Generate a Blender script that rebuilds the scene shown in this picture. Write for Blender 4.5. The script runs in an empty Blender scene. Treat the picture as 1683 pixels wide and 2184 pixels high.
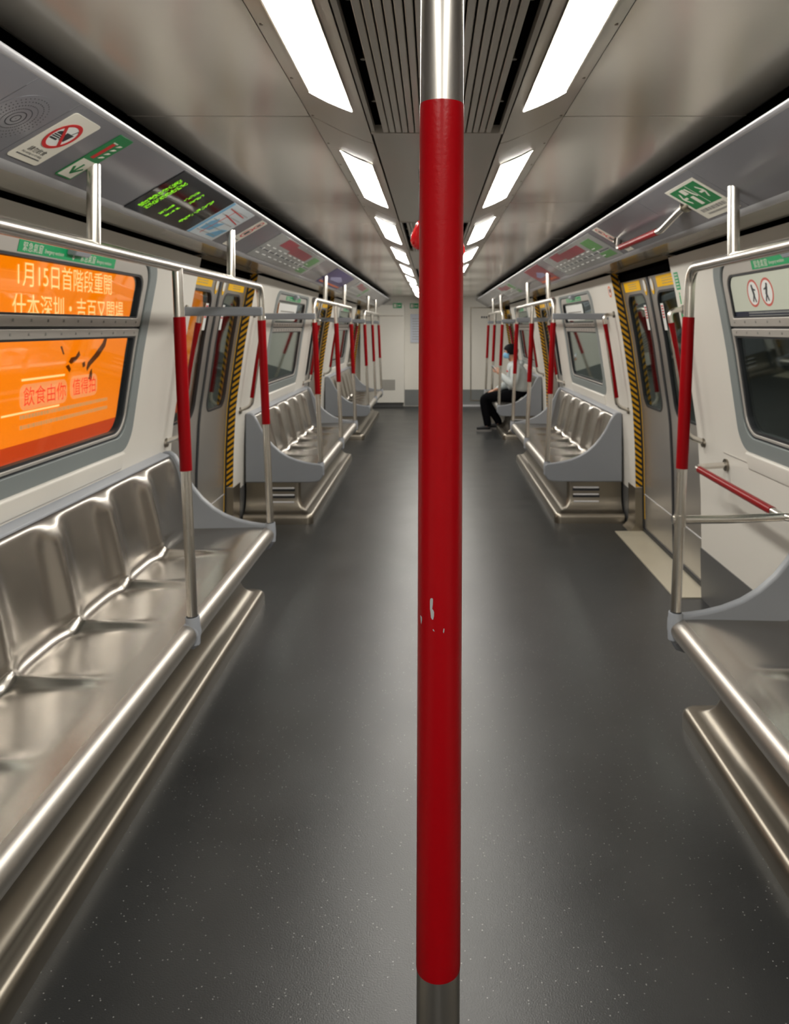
import bpy, bmesh, math, random
from mathutils import Vector, Matrix, noise

random.seed(7)
S = bpy.context.scene
COL = S.collection

# ------------------------------------------------------------------ camera, world, exposure
cam_data = bpy.data.cameras.new('camera')
cam = bpy.data.objects.new('camera', cam_data)
COL.objects.link(cam)
cam.location = (-0.012, 0.0, 1.55)
cam.rotation_euler = (math.pi / 2, 0, 0)
cam_data.sensor_fit = 'HORIZONTAL'
cam_data.sensor_width = 36.0
cam_data.lens = 1660.0 / 1683.0 * 36.0
cam_data.shift_x = -81.5 / 1683.0
cam_data.shift_y = -394.0 / 1683.0
cam_data.clip_start = 0.05
cam_data.dof.use_dof = True
cam_data.dof.focus_distance = 0.66
cam_data.dof.aperture_fstop = 24.0
S.camera = cam

S.view_settings.view_transform = 'Standard'
S.view_settings.look = 'None'
S.view_settings.gamma = 1.0
S.view_settings.exposure = 1.45
S.view_settings.use_curve_mapping = False
LIGHT = 13.0          # brightness of the car's ceiling lights

world = bpy.data.worlds.new('world')
S.world = world
world.use_nodes = True
world.node_tree.nodes['Background'].inputs[0].default_value = (0.6, 0.75, 0.7, 1)
world.node_tree.nodes['Background'].inputs[1].default_value = 0.003

# ------------------------------------------------------------------ materials
MATS = {}


def mat(name, color=(0.8, 0.8, 0.8), rough=0.5, metal=0.0, spec=0.5, emit=0.0, ecol=None,
        vary=0.0, vscale=4.0, stretch=(1, 1, 1), bump=0.0, bscale=60.0, coat=0.0, rvar=0.0):
    if name in MATS:
        return MATS[name]
    m = bpy.data.materials.new(name)
    m.use_nodes = True
    nt = m.node_tree
    b = nt.nodes['Principled BSDF']
    b.inputs['Base Color'].default_value = (*color, 1)
    b.inputs['Roughness'].default_value = rough
    b.inputs['Metallic'].default_value = metal
    b.inputs['Specular IOR Level'].default_value = spec
    b.inputs['Coat Weight'].default_value = coat
    b.inputs['Coat Roughness'].default_value = 0.06
    if emit:
        b.inputs['Emission Color'].default_value = (*(ecol or color), 1)
        b.inputs['Emission Strength'].default_value = emit
    tc = nt.nodes.new('ShaderNodeTexCoord')
    mp = nt.nodes.new('ShaderNodeMapping')
    mp.inputs['Scale'].default_value = stretch
    nt.links.new(tc.outputs['Object'], mp.inputs['Vector'])
    if vary or rvar:
        n = nt.nodes.new('ShaderNodeTexNoise')
        n.inputs['Scale'].default_value = vscale
        n.inputs['Detail'].default_value = 4
        nt.links.new(mp.outputs['Vector'], n.inputs['Vector'])
        if vary:
            r = nt.nodes.new('ShaderNodeMapRange')
            r.inputs['To Min'].default_value = 1 - vary
            r.inputs['To Max'].default_value = 1 + vary
            nt.links.new(n.outputs['Fac'], r.inputs['Value'])
            mx = nt.nodes.new('ShaderNodeVectorMath')
            mx.operation = 'SCALE'
            mx.inputs[0].default_value = color
            nt.links.new(r.outputs['Result'], mx.inputs['Scale'])
            nt.links.new(mx.outputs['Vector'], b.inputs['Base Color'])
        if rvar:
            r2 = nt.nodes.new('ShaderNodeMapRange')
            r2.inputs['To Min'].default_value = max(0.02, rough - rvar)
            r2.inputs['To Max'].default_value = rough + rvar
            nt.links.new(n.outputs['Fac'], r2.inputs['Value'])
            nt.links.new(r2.outputs['Result'], b.inputs['Roughness'])
    if bump:
        n2 = nt.nodes.new('ShaderNodeTexNoise')
        n2.inputs['Scale'].default_value = bscale
        n2.inputs['Detail'].default_value = 3
        nt.links.new(mp.outputs['Vector'], n2.inputs['Vector'])
        bp = nt.nodes.new('ShaderNodeBump')
        bp.inputs['Strength'].default_value = bump
        bp.inputs['Distance'].default_value = 0.002
        nt.links.new(n2.outputs['Fac'], bp.inputs['Height'])
        nt.links.new(bp.outputs['Normal'], b.inputs['Normal'])
    MATS[name] = m
    return m


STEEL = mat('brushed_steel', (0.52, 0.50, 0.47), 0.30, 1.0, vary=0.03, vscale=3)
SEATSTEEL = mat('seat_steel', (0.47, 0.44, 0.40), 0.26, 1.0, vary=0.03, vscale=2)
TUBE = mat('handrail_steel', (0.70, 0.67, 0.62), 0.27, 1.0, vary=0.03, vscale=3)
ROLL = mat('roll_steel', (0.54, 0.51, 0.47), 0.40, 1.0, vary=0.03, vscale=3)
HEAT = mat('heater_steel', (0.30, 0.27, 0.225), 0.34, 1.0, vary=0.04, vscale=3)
RED = mat('red_sleeve', (0.25, 0.0004, 0.003), 0.32, 0.0, 0.16, vary=0.04, vscale=8, bump=0.12, bscale=240)
GREYFRP = mat('grey_moulding', (0.25, 0.265, 0.29), 0.38, vary=0.03, vscale=10)
SOCKET = mat('grey_socket', (0.36, 0.38, 0.42), 0.35, vary=0.03)
WALLW = mat('wall_lining', (0.78, 0.75, 0.69), 0.32, vary=0.02, vscale=3)
COVE = mat('cove_lining', (0.52, 0.48, 0.42), 0.13, spec=0.8, vary=0.03, vscale=3)
CEIL = mat('ceiling_panel', (0.74, 0.70, 0.64), 0.20, 0.5, vary=0.03, vscale=1.5)
CEILC = mat('ceiling_centre', (0.58, 0.545, 0.495), 0.3, 0.35, vary=0.04, vscale=3)
BLACK = mat('black_void', (0.004, 0.004, 0.004), 0.9, spec=0.05, vary=0.02)
DARK = mat('dark_rubber', (0.018, 0.02, 0.024), 0.5, vary=0.05)
CORN = mat('cornice_grey', (0.215, 0.215, 0.235), 0.2, 0.2, vary=0.03, vscale=6)
CORNB = mat('cornice_grey_light', (0.40, 0.405, 0.42), 0.3, 0.1, vary=0.03, vscale=6)
ALU = mat('aluminium', (0.80, 0.80, 0.83), 0.22, 0.3, vary=0.02, vscale=9)
FRAMEG = mat('window_grey', (0.24, 0.27, 0.27), 0.35, vary=0.03)
SASH = mat('window_sash', (0.62, 0.59, 0.55), 0.35, 0.5, vary=0.03)
DOORS = mat('door_steel', (0.47, 0.445, 0.41), 0.3, 0.7, vary=0.04, vscale=2)
SILL = mat('door_sill', (0.62, 0.57, 0.45), 0.35, 0.4, vary=0.06, vscale=5)
KICK = mat('kick_plate', (0.10, 0.10, 0.10), 0.45, vary=0.06)
ENDW = mat('end_wall', (0.92, 0.89, 0.82), 0.4, vary=0.02)
ENDK = mat('end_wall_kick', (0.22, 0.23, 0.23), 0.45, vary=0.03)
WHITE = mat('sign_white', (0.78, 0.75, 0.66), 0.4, vary=0.02)
PURE = mat('sign_pure_white', (0.85, 0.86, 0.84), 0.4, vary=0.02)
GREEN = mat('sign_green', (0.0, 0.20, 0.05), 0.4, vary=0.02)
GREENL = mat('sticker_green', (0.0, 0.36, 0.12), 0.4, vary=0.02)
SRED = mat('sign_red', (0.62, 0.01, 0.012), 0.4, vary=0.02)
NAVY = mat('sign_navy', (0.012, 0.018, 0.045), 0.35, vary=0.02)
INK = mat('sign_ink', (0.02, 0.024, 0.03), 0.5, vary=0.02)
YELLOW = mat('sign_yellow', (1.0, 0.56, 0.0), 0.5, spec=0.15, vary=0.02)
ORANGE = mat('sign_orange', (0.8, 0.16, 0.03), 0.4, vary=0.02)
GREYT = mat('sign_grey_text', (0.30, 0.29, 0.27), 0.5, vary=0.02)
BLUE = mat('map_blue', (0.14, 0.40, 0.62), 0.35, vary=0.05)
MAPW = mat('map_white', (0.62, 0.68, 0.72), 0.3, vary=0.1, vscale=30)
PURP = mat('poster_purple', (0.035, 0.018, 0.16), 0.3, vary=0.3, vscale=12)
MAROON = mat('poster_maroon', (0.30, 0.03, 0.05), 0.3, vary=0.2, vscale=20)
POSTG = mat('poster_grey', (0.30, 0.31, 0.30), 0.3, vary=0.35, vscale=22)
LEDB = mat('display_black', (0.006, 0.006, 0.008), 0.08, vary=0.02)
LEDG = mat('display_green', (0.2, 0.7, 0.02), 0.5, emit=0.25, ecol=(0.28, 0.75, 0.01))
DIFF = mat('light_diffuser', (0.95, 0.95, 0.92), 0.4, emit=LIGHT, ecol=(1.0, 0.965, 0.89))
EDGE = mat('cornice_edge', (0.50, 0.50, 0.53), 0.3, 0.2, vary=0.02, vscale=9)
LFRAME = mat('light_rim', (0.70, 0.66, 0.58), 0.3, 0.3, vary=0.02)
CHIP = mat('bare_metal_chip', (0.36, 0.38, 0.39), 0.45, 0.3, vary=0.1, vscale=80)
GRIP = mat('red_grip', (0.75, 0.004, 0.01), 0.12, coat=0.5, vary=0.02)
SKIN = mat('skin', (0.52, 0.27, 0.17), 0.5, vary=0.06, vscale=20)
HAIR = mat('black_hair', (0.005, 0.005, 0.006), 0.7, spec=0.15, bump=0.6, bscale=90)
HOOD = mat('grey_white_hoodie', (0.56, 0.60, 0.60), 0.85, vary=0.15, vscale=9, bump=0.5, bscale=20)
TROUS = mat('black_trousers', (0.005, 0.005, 0.006), 0.95, spec=0.05, vary=0.1, bump=0.4, bscale=20)
SHOE = mat('black_shoe', (0.01, 0.01, 0.011), 0.6, vary=0.05)
SOLE = mat('grey_sole', (0.24, 0.23, 0.22), 0.7, vary=0.05)
MASK = mat('blue_mask', (0.20, 0.45, 0.66), 0.7, vary=0.03)
PHONE = mat('phone_body', (0.5, 0.5, 0.52), 0.25, 0.5, vary=0.03)
# backlit advertisement outside the train
AD = mat('ad_orange', (0.5, 0.1, 0.0), 0.5, emit=0.45, ecol=(1.0, 0.225, 0.0))
AD2 = mat('ad_deep_orange', (0.3, 0.03, 0.0), 0.5, emit=0.32, ecol=(0.75, 0.06, 0.0))
ADT = mat('ad_cream', (0.5, 0.4, 0.2), 0.5, emit=0.56, ecol=(1.0, 0.62, 0.24))
ADR = mat('ad_red', (0.5, 0.03, 0.01), 0.5, emit=0.44, ecol=(0.95, 0.045, 0.015))
ADP = mat('ad_pink', (0.5, 0.2, 0.1), 0.5, emit=0.44, ecol=(1.0, 0.33, 0.10))
ADB = mat('ad_brown', (0.06, 0.015, 0.0), 0.5, emit=0.09, ecol=(0.35, 0.07, 0.0))
ADS = mat('ad_small_print', (0.4, 0.25, 0.12), 0.5, emit=0.30, ecol=(0.85, 0.42, 0.14))


def glass_mat(name, ior, tint):
    m = bpy.data.materials.new(name)
    m.use_nodes = True
    nt = m.node_tree
    nt.nodes.remove(nt.nodes['Principled BSDF'])
    out = nt.nodes['Material Output']
    tr = nt.nodes.new('ShaderNodeBsdfTransparent')
    tr.inputs[0].default_value = (*tint, 1)
    gl = nt.nodes.new('ShaderNodeBsdfGlossy')
    gl.inputs['Roughness'].default_value = 0.03
    gl.inputs['Color'].default_value = (0.86, 0.95, 0.92, 1)
    # Schlick reflectance from the facing angle, the same on both faces of the pane
    lw = nt.nodes.new('ShaderNodeLayerWeight')
    lw.inputs['Blend'].default_value = 0.5
    pw = nt.nodes.new('ShaderNodeMath'); pw.operation = 'POWER'
    pw.inputs[1].default_value = 4.6
    nt.links.new(lw.outputs['Facing'], pw.inputs[0])
    fr = nt.nodes.new('ShaderNodeMath'); fr.operation = 'MULTIPLY_ADD'
    r0 = ((ior - 1) / (ior + 1)) ** 2
    fr.inputs[1].default_value = 1 - r0
    fr.inputs[2].default_value = r0
    nt.links.new(pw.outputs[0], fr.inputs[0])
    mx = nt.nodes.new('ShaderNodeMixShader')
    nt.links.new(fr.outputs[0], mx.inputs[0])
    nt.links.new(tr.outputs[0], mx.inputs[1])
    nt.links.new(gl.outputs[0], mx.inputs[2])
    nt.links.new(mx.outputs[0], out.inputs[0])
    return m


GLASS = glass_mat('window_glass', 1.5, (0.93, 0.95, 0.94))
DGLASS = glass_mat('door_glass', 1.7, (0.7, 0.75, 0.73))


def hazard_mat():
    m = bpy.data.materials.new('hazard_stripes')
    m.use_nodes = True
    nt = m.node_tree
    b = nt.nodes['Principled BSDF']
    b.inputs['Roughness'].default_value = 0.45
    geo = nt.nodes.new('ShaderNodeNewGeometry')
    sp = nt.nodes.new('ShaderNodeSeparateXYZ')
    nt.links.new(geo.outputs['Position'], sp.inputs[0])
    ab = nt.nodes.new('ShaderNodeMath'); ab.operation = 'ABSOLUTE'
    nt.links.new(sp.outputs['X'], ab.inputs[0])
    m1 = nt.nodes.new('ShaderNodeMath'); m1.operation = 'MULTIPLY_ADD'
    m1.inputs[1].default_value = 0.75
    nt.links.new(ab.outputs[0], m1.inputs[0])
    nt.links.new(sp.outputs['Z'], m1.inputs[2])
    m2 = nt.nodes.new('ShaderNodeMath'); m2.operation = 'MULTIPLY'
    m2.inputs[1].default_value = 1 / 0.042
    nt.links.new(m1.outputs[0], m2.inputs[0])
    m3 = nt.nodes.new('ShaderNodeMath'); m3.operation = 'FRACT'
    nt.links.new(m2.outputs[0], m3.inputs[0])
    m4 = nt.nodes.new('ShaderNodeMath'); m4.operation = 'GREATER_THAN'
    m4.inputs[1].default_value = 0.5
    nt.links.new(m3.outputs[0], m4.inputs[0])
    mx = nt.nodes.new('ShaderNodeMix'); mx.data_type = 'RGBA'
    mx.inputs['A'].default_value = (0.012, 0.012, 0.01, 1)
    mx.inputs['B'].default_value = (0.72, 0.36, 0.0, 1)
    nt.links.new(m4.outputs[0], mx.inputs['Factor'])
    nt.links.new(mx.outputs['Result'], b.inputs['Base Color'])
    return m


HAZ = hazard_mat()


def floor_mat():
    m = bpy.data.materials.new('sparkle_speckled_floor')
    m.use_nodes = True
    nt = m.node_tree
    b = nt.nodes['Principled BSDF']
    tc = nt.nodes.new('ShaderNodeTexCoord')
    vo = nt.nodes.new('ShaderNodeTexVoronoi')
    vo.inputs['Scale'].default_value = 85.0
    nt.links.new(tc.outputs['Object'], vo.inputs['Vector'])
    lt = nt.nodes.new('ShaderNodeMath'); lt.operation = 'LESS_THAN'
    lt.inputs[1].default_value = 0.13
    nt.links.new(vo.outputs['Distance'], lt.inputs[0])
    sc = nt.nodes.new('ShaderNodeSeparateColor')
    nt.links.new(vo.outputs['Color'], sc.inputs[0])
    gt = nt.nodes.new('ShaderNodeMath'); gt.operation = 'GREATER_THAN'
    gt.inputs[1].default_value = 0.70
    nt.links.new(sc.outputs[0], gt.inputs[0])
    mu = nt.nodes.new('ShaderNodeMath'); mu.operation = 'MULTIPLY'
    nt.links.new(lt.outputs[0], mu.inputs[0])
    nt.links.new(gt.outputs[0], mu.inputs[1])
    no = nt.nodes.new('ShaderNodeTexNoise')
    no.inputs['Scale'].default_value = 3.0
    no.inputs['Detail'].default_value = 6
    nt.links.new(tc.outputs['Object'], no.inputs['Vector'])
    n3 = nt.nodes.new('ShaderNodeTexNoise')
    n3.inputs['Scale'].default_value = 260.0
    nt.links.new(tc.outputs['Object'], n3.inputs['Vector'])
    cr = nt.nodes.new('ShaderNodeMapRange')
    cr.inputs['To Min'].default_value = 0.75
    cr.inputs['To Max'].default_value = 1.25
    nt.links.new(no.outputs['Fac'], cr.inputs['Value'])
    sv = nt.nodes.new('ShaderNodeVectorMath'); sv.operation = 'SCALE'
    sv.inputs[0].default_value = (0.023, 0.024, 0.0245)
    nt.links.new(cr.outputs['Result'], sv.inputs['Scale'])
    mx = nt.nodes.new('ShaderNodeMix'); mx.data_type = 'RGBA'
    nt.links.new(mu.outputs[0], mx.inputs['Factor'])
    nt.links.new(sv.outputs['Vector'], mx.inputs['A'])
    mx.inputs['B'].default_value = (0.30, 0.30, 0.29, 1)  # flecks lightened in colour to paint in their specular sparkle
    nt.links.new(mx.outputs['Result'], b.inputs['Base Color'])
    rr = nt.nodes.new('ShaderNodeMapRange')
    rr.inputs['To Min'].default_value = 0.27
    rr.inputs['To Max'].default_value = 0.38
    nt.links.new(no.outputs['Fac'], rr.inputs['Value'])
    nt.links.new(rr.outputs['Result'], b.inputs['Roughness'])
    bp = nt.nodes.new('ShaderNodeBump')
    bp.inputs['Strength'].default_value = 0.25
    bp.inputs['Distance'].default_value = 0.002
    nt.links.new(n3.outputs['Fac'], bp.inputs['Height'])
    nt.links.new(bp.outputs['Normal'], b.inputs['Normal'])
    b.inputs['Specular IOR Level'].default_value = 0.62
    return m


FLOOR = floor_mat()

# ------------------------------------------------------------------ mesh helpers
ORI = {}


class MB:
    def __init__(self):
        self.v = []
        self.f = []

    def pts(self, ps):
        i = len(self.v)
        self.v += [Vector(p) for p in ps]
        return list(range(i, i + len(ps)))

    def face(self, idx):
        self.f.append(tuple(idx))

    def quadstrip(self, a, b, close=False):
        n = len(a)
        for i in range(n if close else n - 1):
            j = (i + 1) % n
            self.face((a[i], a[j], b[j], b[i]))

    def box(self, x0, x1, y0, y1, z0, z1):
        p = self.pts([(x, y, z) for z in (z0, z1) for y in (y0, y1) for x in (x0, x1)])
        for q in ((0, 2, 3, 1), (4, 5, 7, 6), (0, 1, 5, 4), (2, 6, 7, 3), (0, 4, 6, 2), (1, 3, 7, 5)):
            self.face([p[i] for i in q])
        return self

    def grid(self, rows):
        ids = [self.pts(r) for r in rows]
        for a, b in zip(ids, ids[1:]):
            self.quadstrip(a, b)
        return ids

    def tube(self, path, r, seg=16, caps=True):
        P = [Vector(p) for p in path]
        rr = r if isinstance(r, (list, tuple)) else [r] * len(P)
        T = []
        for i in range(len(P)):
            a = P[max(0, i - 1)]
            c = P[min(len(P) - 1, i + 1)]
            T.append((c - a).normalized())
        up = Vector((0, 0, 1)) if abs(T[0].z) < 0.9 else Vector((1, 0, 0))
        n = (up - T[0] * up.dot(T[0])).normalized()
        rings = []
        for i, p in enumerate(P):
            n = (n - T[i] * n.dot(T[i])).normalized()
            b = T[i].cross(n)
            rings.append(self.pts([p + (n * math.cos(t) + b * math.sin(t)) * rr[i]
                                   for t in [2 * math.pi * k / seg for k in range(seg)]]))
        for a, b in zip(rings, rings[1:]):
            self.quadstrip(a, b, True)
        if caps:
            self.face(rings[0][::-1])
            self.face(rings[-1])
        return self

    def prism(self, outline, axis, a0, a1):
        """outline: list of 2-D points; axis 'y' puts them in x,z and extrudes along y; 'z' in x,y; 'x' in y,z."""
        def P(u, w, a):
            return {'y': (u, a, w), 'z': (u, w, a), 'x': (a, u, w)}[axis]
        A = self.pts([P(u, w, a0) for u, w in outline])
        B = self.pts([P(u, w, a1) for u, w in outline])
        self.quadstrip(A, B, True)
        self.face(A[::-1])
        self.face(B)
        return self


def build(name, mb, m, parent=None, smooth=35, bevel=0.0, sub=0):
    o0 = ORI.get(parent, Vector((0, 0, 0))) if parent else Vector((0, 0, 0))
    me = bpy.data.meshes.new(name)
    me.from_pydata([v - o0 for v in mb.v], [], mb.f)
    bm = bmesh.new()
    bm.from_mesh(me)
    bmesh.ops.recalc_face_normals(bm, faces=bm.faces)
    bm.to_mesh(me)
    bm.free()
    me.materials.append(m)
    if smooth:
        me.shade_smooth()
        me.set_sharp_from_angle(angle=math.radians(smooth))
    o = bpy.data.objects.new(name, me)
    COL.objects.link(o)
    if parent:
        o.parent = parent
    ORI[o] = o0
    if bevel:
        b = o.modifiers.new('bevel', 'BEVEL')
        b.width = bevel
        b.segments = 3
        b.limit_method = 'ANGLE'
        b.angle_limit = math.radians(40)
        b.harden_normals = False
    return o


def thing(name, loc, label, cat, group=None):
    o = bpy.data.objects.new(name, None)
    COL.objects.link(o)
    o.location = loc
    o.empty_display_size = 0.1
    ORI[o] = Vector(loc)
    o['label'] = label
    o['category'] = cat
    if group:
        o['group'] = group
    return o


def structure(name, loc=(0, 0, 0)):
    o = bpy.data.objects.new(name, None)
    COL.objects.link(o)
    o.location = loc
    ORI[o] = Vector(loc)
    o['kind'] = 'structure'
    return o


def struct(name, mb, m, **k):
    o = build(name, mb, m, **k)
    o['kind'] = 'structure'
    return o


def tag(o, label, cat, group=None):
    o['label'] = label
    o['category'] = cat
    if group:
        o['group'] = group
    return o


def dup(root, off, label=None):
    def cp(o, par):
        c = o.copy()
        COL.objects.link(c)
        if par:
            c.parent = par
        ORI[c] = ORI[o]
        for ch in o.children:
            cp(ch, c)
        return c
    r = cp(root, None)
    r.location = root.location + Vector(off)
    if label:
        r['label'] = label
    return r


def fillet(path, r, n=6):
    P = [Vector(p) for p in path]
    out = [P[0]]
    for i in range(1, len(P) - 1):
        a, b, c = P[i - 1], P[i], P[i + 1]
        u = (a - b).normalized()
        w = (c - b).normalized()
        ang = u.angle(w)
        d = min(r / math.tan(ang / 2), (a - b).length * 0.49, (c - b).length * 0.49)
        p0 = b + u * d
        p1 = b + w * d
        for k in range(n + 1):
            t = k / n
            out.append(p0 * (1 - t) ** 2 + b * 2 * t * (1 - t) + p1 * t * t)
    out.append(P[-1])
    return out


def rrect(cx, cy, hw, hh, r, n=6):
    """rounded rectangle; r is one radius or four (top right, top left, bottom left, bottom right)"""
    rs = r if isinstance(r, (tuple, list)) else (r,) * 4
    out = []
    for (sx, sy, a0), q in zip(((1, 1, 0), (-1, 1, 90), (-1, -1, 180), (1, -1, 270)), rs):
        for k in range(n + 1):
            a = math.radians(a0 + 90 * k / n)
            out.append((cx + sx * (hw - q) + q * math.cos(a), cy + sy * (hh - q) + q * math.sin(a)))
    return out


def text_mesh(body, size, align='LEFT'):
    c = bpy.data.curves.new('t', 'FONT')
    c.body = body
    c.size = size
    c.align_x = align
    o = bpy.data.objects.new('t', c)
    COL.objects.link(o)
    bpy.context.view_layer.update()
    dg = bpy.context.evaluated_depsgraph_get()
    me = bpy.data.meshes.new_from_object(o.evaluated_get(dg))
    vs = [tuple(v.co) for v in me.vertices]
    fs = [tuple(p.vertices) for p in me.polygons]
    bpy.data.objects.remove(o)
    bpy.data.curves.remove(c)
    bpy.data.meshes.remove(me)
    return vs, fs


class Sheet:
    """flat printed thing at origin o, with axes u (reading direction) and v (up); builds thin raised layers"""

    def __init__(self, o, u, v):
        self.o = Vector(o)
        self.u = Vector(u).normalized()
        self.v = Vector(v).normalized()
        self.n = self.u.cross(self.v).normalized()

    def at(self, x, y, h):
        return self.o + self.u * x + self.v * y + self.n * h

    def poly(self, mb, pts, h, t=0.0006):
        A = mb.pts([self.at(x, y, h - t) for x, y in pts])
        B = mb.pts([self.at(x, y, h) for x, y in pts])
        mb.quadstrip(A, B, True)
        mb.face(B)
        mb.face(A[::-1])
        return self

    def rect(self, mb, x0, x1, y0, y1, h, t=0.0006):
        return self.poly(mb, [(x0, y0), (x1, y0), (x1, y1), (x0, y1)], h, t)

    def ring(self, mb, cx, cy, r0, r1, h, n=40, t=0.0006):
        ang = [2 * math.pi * k / n for k in range(n)]
        a = mb.pts([self.at(cx + r0 * math.cos(q), cy + r0 * math.sin(q), h) for q in ang])
        b = mb.pts([self.at(cx + r1 * math.cos(q), cy + r1 * math.sin(q), h) for q in ang])
        c = mb.pts([self.at(cx + r1 * math.cos(q), cy + r1 * math.sin(q), h - t) for q in ang])
        d = mb.pts([self.at(cx + r0 * math.cos(q), cy + r0 * math.sin(q), h - t) for q in ang])
        for p, q in ((a, b), (b, c), (c, d), (d, a)):
            mb.quadstrip(p, q, True)
        return self

    def disc(self, mb, cx, cy, r, h, n=40, ry=None):
        return self.poly(mb, [(cx + r * math.cos(2 * math.pi * k / n), cy + (ry or r) * math.sin(2 * math.pi * k / n)) for k in range(n)], h)

    def bar(self, mb, p, q, w, h):
        p = Vector(p); q = Vector(q)
        d = (q - p).normalized()
        s = Vector((-d.y, d.x)) * w / 2
        return self.poly(mb, [tuple(p - s), tuple(q - s), tuple(q + s), tuple(p + s)], h)

    def text(self, mb, body, size, x, y, h, align='LEFT', sx=1.0):
        vs, fs = text_mesh(body, size, align)
        i = len(mb.v)
        mb.v += [self.at(x + a * sx, y + b, h) for a, b, _ in vs]
        mb.f += [tuple(i + k for k in f) for f in fs]
        return self

    def lines(self, mb, x0, x1, y, h, hgt=0.003, gap=0.35):
        """a line of print too small to read: short dashes"""
        x = x0
        while x < x1:
            w = random.uniform(0.6, 1.6) * hgt
            self.rect(mb, x, min(x1, x + w), y, y + hgt, h)
            x += w + gap * hgt
        return self


# ------------------------------------------------------------------ cross-section of the car
PROF = [(0, 1.53), (0.6, 1.52), (0.9, 1.505), (1.0, 1.495), (1.45, 1.43), (1.8, 1.365), (1.87, 1.349), (1.965, 1.331)]


def xw(z):
    z = max(0, min(1.965, z))
    for (a, p), (b, q) in zip(PROF, PROF[1:]):
        if z <= b:
            return p + (q - p) * (z - a) / (b - a)
    return PROF[-1][1]


DREC = 0.065
DTOP = 1.885


def xd(z):
    return (xw(min(z, 1.8)) if z < 1.8 else 1.365 - (z - 1.8) * 0.22) + DREC


Y0, Y1 = -3.0, 15.3
DOORY = [(-0.15, 1.30), (4.45, 5.90), (9.05, 10.50), (13.65, 15.10)]
BAYY = [(-3.0, -0.15, None), (1.30, 4.45, 2.95), (5.90, 9.05, 7.60), (10.50, 13.65, 12.2), (15.10, 15.30, None)]
WZ0, WZ1 = 0.965, 1.868      # opening of the wall lining round a window
WHW = 0.86
SIDES = ((-1, 'left'), (1, 'right'))

# ------------------------------------------------------------------ floor, ceiling, end walls
fb = MB().box(-1.66, 1.66, Y0, Y1 + 0.1, -0.06, 0)
struct('floor', fb, FLOOR)

ceil_root = structure('ceiling', (0, 0, 2.15))
SEAM0, PITCH = 2.22, 1.53
for s, _ in SIDES:
    k = -4
    while True:
        a = SEAM0 + k * PITCH
        b = a + PITCH - 0.007
        k += 1
        if a > Y1:
            break
        a, b = max(a, Y0), min(b, Y1)
        if b - a < 0.05:
            continue
        sec = [(0.362, 2.150), (0.50, 2.151), (0.72, 2.151), (0.80, 2.151), (0.868, 2.1515), (0.882, 2.154), (0.889, 2.160), (0.891, 2.172)]
        mb = MB()
        mb.grid([[(s * x, a, z) for x, z in sec], [(s * x, b, z) for x, z in sec],
                 [(s * x, b, z + 0.012) for x, z in sec], [(s * x, a, z + 0.012) for x, z in sec],
                 [(s * x, a, z) for x, z in sec]])
        build('side_panel', mb, CEIL, ceil_root)
    # sloping tray that carries the lights
    k = -4
    while True:
        a = SEAM0 + k * PITCH
        b = a + PITCH - 0.007
        k += 1
        if a > Y1:
            break
        a, b = max(a, Y0), min(b, Y1)
        if b - a < 0.05:
            continue
        sec = [(0.360, 2.150), (0.34, 2.143), (0.27, 2.107), (0.205, 2.080), (0.180, 2.073)]
        mb = MB()
        mb.grid([[(s * x, a, z) for x, z in sec], [(s * x, b, z) for x, z in sec],
                 [(s * x, b, z + 0.012) for x, z in sec], [(s * x, a, z + 0.012) for x, z in sec],
                 [(s * x, a, z) for x, z in sec]])
        build('light_tray', mb, CEILC, ceil_root)
GRILLES = [(0.55, 2.08), (3.84, 5.30), (6.9, 8.36), (9.96, 11.4), (13.0, 14.4)]
PLAIN = []
y = Y0
for a, b in GRILLES:
    PLAIN.append((y, a))
    y = b
PLAIN.append((y, Y1))
for a, b in PLAIN:
    for side in (-1, 1):
        sec = [(side * x, z) for x, z in ((0.174, 2.0725), (0.12, 2.069), (0.06, 2.067), (0.0005, 2.066))]
        mb = MB()
        mb.grid([[(x, a, z) for x, z in sec], [(x, b, z) for x, z in sec], [(x, b, z + .01) for x, z in sec],
                 [(x, a, z + .01) for x, z in sec], [(x, a, z) for x, z in sec]])
        build('centre_panel', mb, CEILC, ceil_root)
build('void_cover', MB().box(-0.95, 0.95, Y0, Y1, 2.215, 2.23), BLACK, ceil_root)

w = MB().box(-1.66, 1.66, Y0 - 0.06, Y0, 0, 2.25)
struct('wall_back', w, ENDW)

# ------------------------------------------------------------------ walls with window openings
def outer_rect_pts(inner, y0, y1, z0, z1):
    cy, cz = (y0 + y1) / 2, (z0 + z1) / 2
    out = []
    for (y, z) in inner:
        dy, dz = y - cy, z - cz
        t = 1e9
        if abs(dy) > 1e-9:
            t = min(t, ((y1 - cy) if dy > 0 else (y0 - cy)) / dy)
        if abs(dz) > 1e-9:
            t = min(t, ((z1 - cz) if dz > 0 else (z0 - cz)) / dz)
        out.append((cy + dy * t, cz + dz * t))
    return out


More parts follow.
